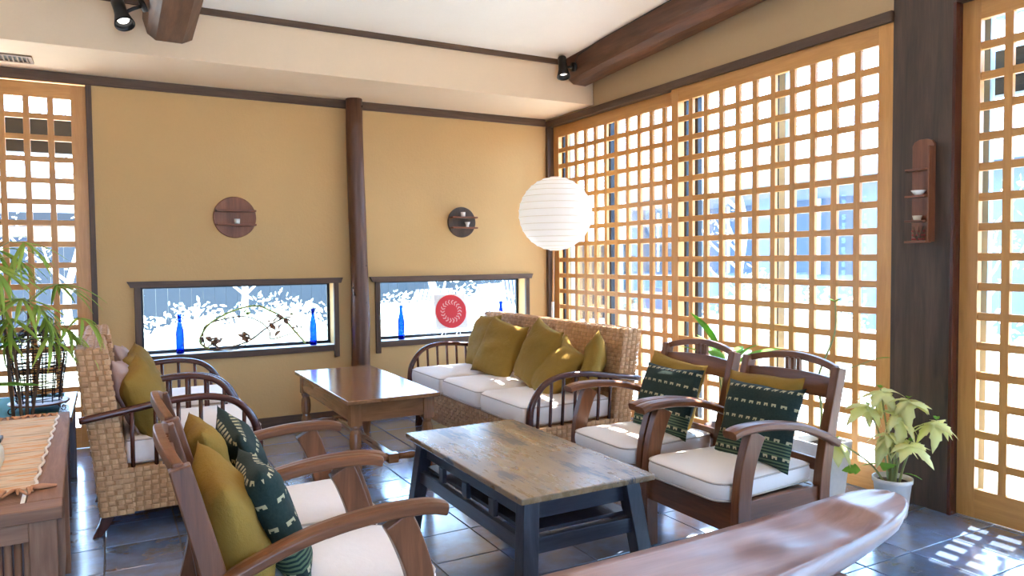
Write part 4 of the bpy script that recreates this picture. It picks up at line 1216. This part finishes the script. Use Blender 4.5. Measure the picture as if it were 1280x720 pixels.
for (x, z, n, g) in ((.60, .10, 5, 0), (.66, .05, 9, 0), (.69, .09, 9, 0), (.76, .265, 3, 1), (.89, .27, 4, 1), (.87, .10, 6, 0), (.92, .09, 6, 0), (1.06, .19, 5, 0), (1.13, .24, 6, 0), (1.18, .22, 4, 0), (1.22, .25, 3, 1), (1.14, .13, 3, 0), (1.26, .14, 3, 0)):
    for k in range(n):
        place_leaf(lf2 if g else lf, 'vine_leaf', t, (x+Rv.uniform(-.012, .012), Rv.uniform(-.015, .015), z+Rv.uniform(-.012, .012)), Rv.uniform(0, 6.28), Rv.uniform(-.8, 1.2), Rv.uniform(-1, 1), Rv.uniform(.7, 1.2))
# white square with red disc standing on the sill
t = thing('red_disc_stand', 'white square panel with a big red petal disc on the window sill', 'ornament', (2.586, 5.800, .6015))
rz_ = Matrix.Translation((0, 0, .212)) @ Matrix.Rotation(math.radians(-9), 4, 'X')
o = B(-.150, .150, .003, .008, -.150, .150).build('panel', M['card'], t, bevel=.001); o.matrix_local = rz_
o = MB().loft([[(.143*math.cos(a), y, .143*math.sin(a)) for a in [2*PI*k/64 for k in range(64)]] for y in (.003, -.003)]).build('disc', M['red'], t); o.matrix_local = rz_
for x in (-.07, .07): MB().tube([(x, -.035, .004), (x, -.03, .03), (x, .0, .06), (x, .045, .10)], .004, 6).build('stand_leg', M['card'], t, smooth=True)
for x in (-.07, .07): MB().tube([(x, .0, .055), (x, .05, .004)], .004, 6).build('stand_leg', M['card'], t, smooth=True)

# ------------------------------------------------------------------ outside: ground, eaves, porch, garden, neighbours
gd = struct(MB().box(-40, 45, -30, 45, -.30, -.14).build('floor_garden', M['gravel']))
# eave over the back wall: plaster soffit, dark fascia beam
struct(B(XL-2, XR+.25, YB+.16, 7.0, 2.62, 2.70).build('ceiling_eave', M['eave']))
trim(B(XL-2, XR+.6, 7.0, 7.10, 2.15, 2.44), M['black'])
# porch canopy of blue corrugated panels outside the right door
t = thing('porch_canopy', 'pale blue corrugated porch canopy on a black beam outside the lattice door by the pillar', 'canopy', (0, 0, 0))
mb = MB(); n = 60; vs = []
for i in range(n+1):
    y = -2.0+4.85*i/n*1.0; dz = .012*(1 if i % 2 else -1)
    vs += [(3.72, y, 2.80+dz), (4.56, y, 2.62+dz)]
fs = [(2*i, 2*i+1, 2*i+3, 2*i+2) for i in range(n)]
me = solid(mb.add(vs, fs).mesh('roof_sheet'), .004); me.materials.append(M['polycarb']); link('roof_sheet', me, t)
B(4.45, 4.53, -2.0, 2.85, 2.164, 2.413).build('beam', M['black'], t)
B(3.70, 3.74, -2.0, 2.85, 2.70, 2.78).build('wall_plate', M['black'], t)
for y in (-1.95,): B(4.45, 4.53, y, y+.08, -.14, 2.60).build('post', M['black'], t)

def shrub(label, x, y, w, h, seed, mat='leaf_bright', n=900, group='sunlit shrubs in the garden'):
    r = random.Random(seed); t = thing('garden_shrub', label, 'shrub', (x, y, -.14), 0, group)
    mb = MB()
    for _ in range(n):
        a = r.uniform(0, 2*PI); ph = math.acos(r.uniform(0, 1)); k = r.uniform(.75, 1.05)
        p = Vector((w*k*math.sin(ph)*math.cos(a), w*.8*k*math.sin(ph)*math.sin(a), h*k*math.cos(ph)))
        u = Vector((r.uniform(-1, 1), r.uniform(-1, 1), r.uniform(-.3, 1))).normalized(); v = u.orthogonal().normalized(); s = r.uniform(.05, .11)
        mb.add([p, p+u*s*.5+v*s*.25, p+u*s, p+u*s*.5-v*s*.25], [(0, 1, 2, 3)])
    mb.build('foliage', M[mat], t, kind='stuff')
    co = MB(); secs = []
    for i in range(6):
        a = PI/2*i/5; secs.append([(w*.8*math.cos(a)*math.cos(b)+.001, w*.64*math.cos(a)*math.sin(b), h*.8*math.sin(a)) for b in [2*PI*k/14 for k in range(14)]])
    co.loft(secs).build('inner_mass', M[mat], t, smooth=True)
SH = [(-1.6, 9.2, .9, .85), (-.2, 9.8, 1.0, .75), (.9, 9.6, 1.0, .88), (2.0, 10.2, 1.1, .92), (3.0, 9.4, .9, .70), (-3.2, 10.0, 1.1, 1.0), (4.5, 12.6, 1.3, .8), (6.2, 12.6, 1.2, .9)]
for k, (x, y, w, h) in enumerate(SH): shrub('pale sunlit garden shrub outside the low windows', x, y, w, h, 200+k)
for k, (x, y, w, h) in enumerate([(7.3, 3.0, .8, 1.0), (7.6, 4.4, .9, .9), (7.2, 5.8, .8, 1.1), (7.6, 1.6, .8, .9), (7.4, .2, .8, 1.0), (8.0, 7.4, .9, 1.2)]):
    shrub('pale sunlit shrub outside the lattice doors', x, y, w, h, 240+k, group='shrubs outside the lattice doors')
def tree(label, x, y, h, seed, group='bare pale trees in the garden', nb=9, leafy=True):
    r = random.Random(seed); t = thing('garden_tree', label, 'tree', (x, y, -.14), 0, group)
    tr = MB(); lv = MB()
    trunk = bezier([(0, 0, 0), (r.uniform(-.1, .1), r.uniform(-.1, .1), h*.3), (r.uniform(-.2, .2), r.uniform(-.2, .2), h*.65), (r.uniform(-.3, .3), r.uniform(-.3, .3), h)], 5)
    tr.tube(trunk, [.07-.05*i/len(trunk) for i in range(len(trunk))], 8)
    tr.build('trunk', M['bark'], t, smooth=True)
    for k in range(nb):
        i = r.randint(len(trunk)//4, len(trunk)-2); p = Vector(trunk[i]); a = r.uniform(0, 2*PI); L = r.uniform(.5, 1.3)
        q = p+Vector((math.cos(a)*L*.5, math.sin(a)*L*.5, L*.45)); e = q+Vector((math.cos(a)*L*.35, math.sin(a)*L*.35, L*.5))
        MB().tube([p, q, e], [.025, .016, .007], 6).build('branch', M['bark'], t, smooth=True)
        for _ in range(28 if leafy else 0):
            c = q.lerp(e, r.uniform(0, 1.1))+Vector((r.uniform(-.25, .25), r.uniform(-.25, .25), r.uniform(-.2, .25)))
            u = Vector((r.uniform(-1, 1), r.uniform(-1, 1), r.uniform(-1, 1))).normalized(); v = u.orthogonal().normalized(); s = r.uniform(.05, .1)
            lv.add([c, c+u*s*.5+v*s*.25, c+u*s, c+u*s*.5-v*s*.25], [(0, 1, 2, 3)])
    if leafy: lv.build('foliage', M['leaf_bright'], t, kind='stuff')
for k, (x, y, h) in enumerate([(3.75, 8.9, 2.6), (.2, 12.6, 3.0), (1.9, 12.9, 2.8), (-1.4, 11.0, 3.4), (-.5, 13.2, 3.0)]):
    tree('slim pale tree beyond the back wall windows', x, y, h, 300+k, 'slim trees beyond the back wall')
for k, (x, y, h) in enumerate([(9.2, 2.4, 2.9), (9.4, 5.2, 3.1), (9.2, 8.9, 3.2)]):
    tree('slim pale tree beyond the lattice doors', x, y, h, 320+k, 'slim trees beyond the lattice doors')
# white slatted garden chairs
def garden_chair(label, x, y, rz):
    t = thing('slatted_garden_chair', label, 'garden chair', (x, y, -.14), rz, 'pale grey slatted garden chairs')
    for s in (-.26, .26):
        MB().tube([(s, .30, 0), (s, -.18, .46), (s, -.42, 1.05)], .018, 6).build('frame_leg', M['garden_paint'], t)
        MB().tube([(s, -.38, 0), (s, .28, .44)], .018, 6).build('frame_leg', M['garden_paint'], t)
    for k in range(9):
        xx = -.23+.46*k/8
        MB().hexa([(xx-.016, -.16, .44), (xx+.016, -.16, .44), (xx+.016, -.14, .44), (xx-.016, -.14, .44), (xx-.016, -.42, 1.08), (xx+.016, -.42, 1.08), (xx+.016, -.40, 1.08), (xx-.016, -.40, 1.08)]).build('back_slat', M['garden_paint'], t)
    for k in range(7): B(-.26, .26, -.16+.065*k, -.12+.065*k, .43, .45).build('seat_slat', M['garden_paint'], t)
garden_chair('pale grey slatted garden chair beyond the blue bottle next to the log post', 3.05, 7.9, .25)
garden_chair('pale grey slatted garden chair beyond the red disc', 4.55, 8.2, PI+.5)
garden_chair('pale grey slatted garden chair beyond the half hidden blue bottle', 5.35, 9.3, PI-.2)
t = thing('garden_table', 'white garden table among the slatted chairs outside', 'table', (3.9, 11.0, -.14))
B(-.8, .8, -.35, .35, .66, .70).build('top', M['white_paint'], t)
for sx_ in (-.7, .7):
    for sy_ in (-.28, .28): B(sx_-.03, sx_+.03, sy_-.03, sy_+.03, 0, .66).build('leg', M['white_paint'], t)
# fence beyond the garden
t = thing('slat_fence', 'dark vertical board fence across the garden behind the shrubs', 'fence', (0, 14.0, -.14))
fme = B(-.0935, .0935, -.012, .012, 0, 1.75).mesh('fence_board'); fme.materials.append(M['fence'])
for k in range(95): link('fence_board', fme, t, loc=(-7+.19*k, 0, 0))
B(-7.1, 11.1, .012, .05, .3, .4).build('fence_rail', M['fence'], t); B(-7.1, 11.1, .012, .05, 1.35, 1.45).build('fence_rail', M['fence'], t)
# neighbouring houses
def house(label, x0, x1, y0, y1, h, face, nwin, wall='outer_wall', zlo=.8, zhi=2.1, wid=1.0):
    t = thing('neighbour_house', label, 'house', (0, 0, 0))
    B(x0, x1, y0, y1, -.14, h).build('wall', M[wall], t)
    mx, my = (x0+x1)/2, (y0+y1)/2; e = .7
    if face == 'y':
        MB().prism([(y0-e, h-.05), (y1+e, h-.05), (my, h+.9)], 'x', x0-e, x1+e).build('roof', M['roof'], t)
        B(x0-e, x1+e, y0-e-.02, y0-e+.10, h-.30, h-.02).build('eave_board', M['black'], t)
    else:
        MB().prism([(x0-e, h-.05), (x1+e, h-.05), (mx, h+.9)], 'y', y0-e, y1+e).build('roof', M['roof'], t)
        B(x0-e-.02, x0-e+.10, y0-e, y1+e, h-.30, h-.02).build('eave_board', M['alu_grey'], t)
    for k in range(nwin):
        f = (k+.5)/nwin
        if face == 'y':
            c = x0+(x1-x0)*f; B(c-wid/2, c+wid/2, y0-.04, y0+.01, zlo, zhi).build('window', M['shutter'], t)
            B(c-.03, c+.03, y0-.07, y0-.03, zlo, zhi).build('window_bar', M['white_paint'], t)
        else:
            c = y0+(y1-y0)*f; B(x0-.04, x0+.01, c-wid/2, c+wid/2, zlo, zhi).build('window', M['shutter'], t)
            B(x0-.07, x0-.03, c-.03, c+.03, zlo, zhi).build('window_bar', M['white_paint'], t)
    return t
house('pale neighbouring house with blue shuttered windows beyond the garden fence', -9, 9, 18, 24, 2.3, 'y', 9, 'tan_wall', .7, 1.8, 1.2)
house('grey neighbouring house with blue windows across from the lattice doors', 12.5, 18, -6, 16, 3.0, 'x', 9, 'outer_wall', .9, 2.4, 1.5)
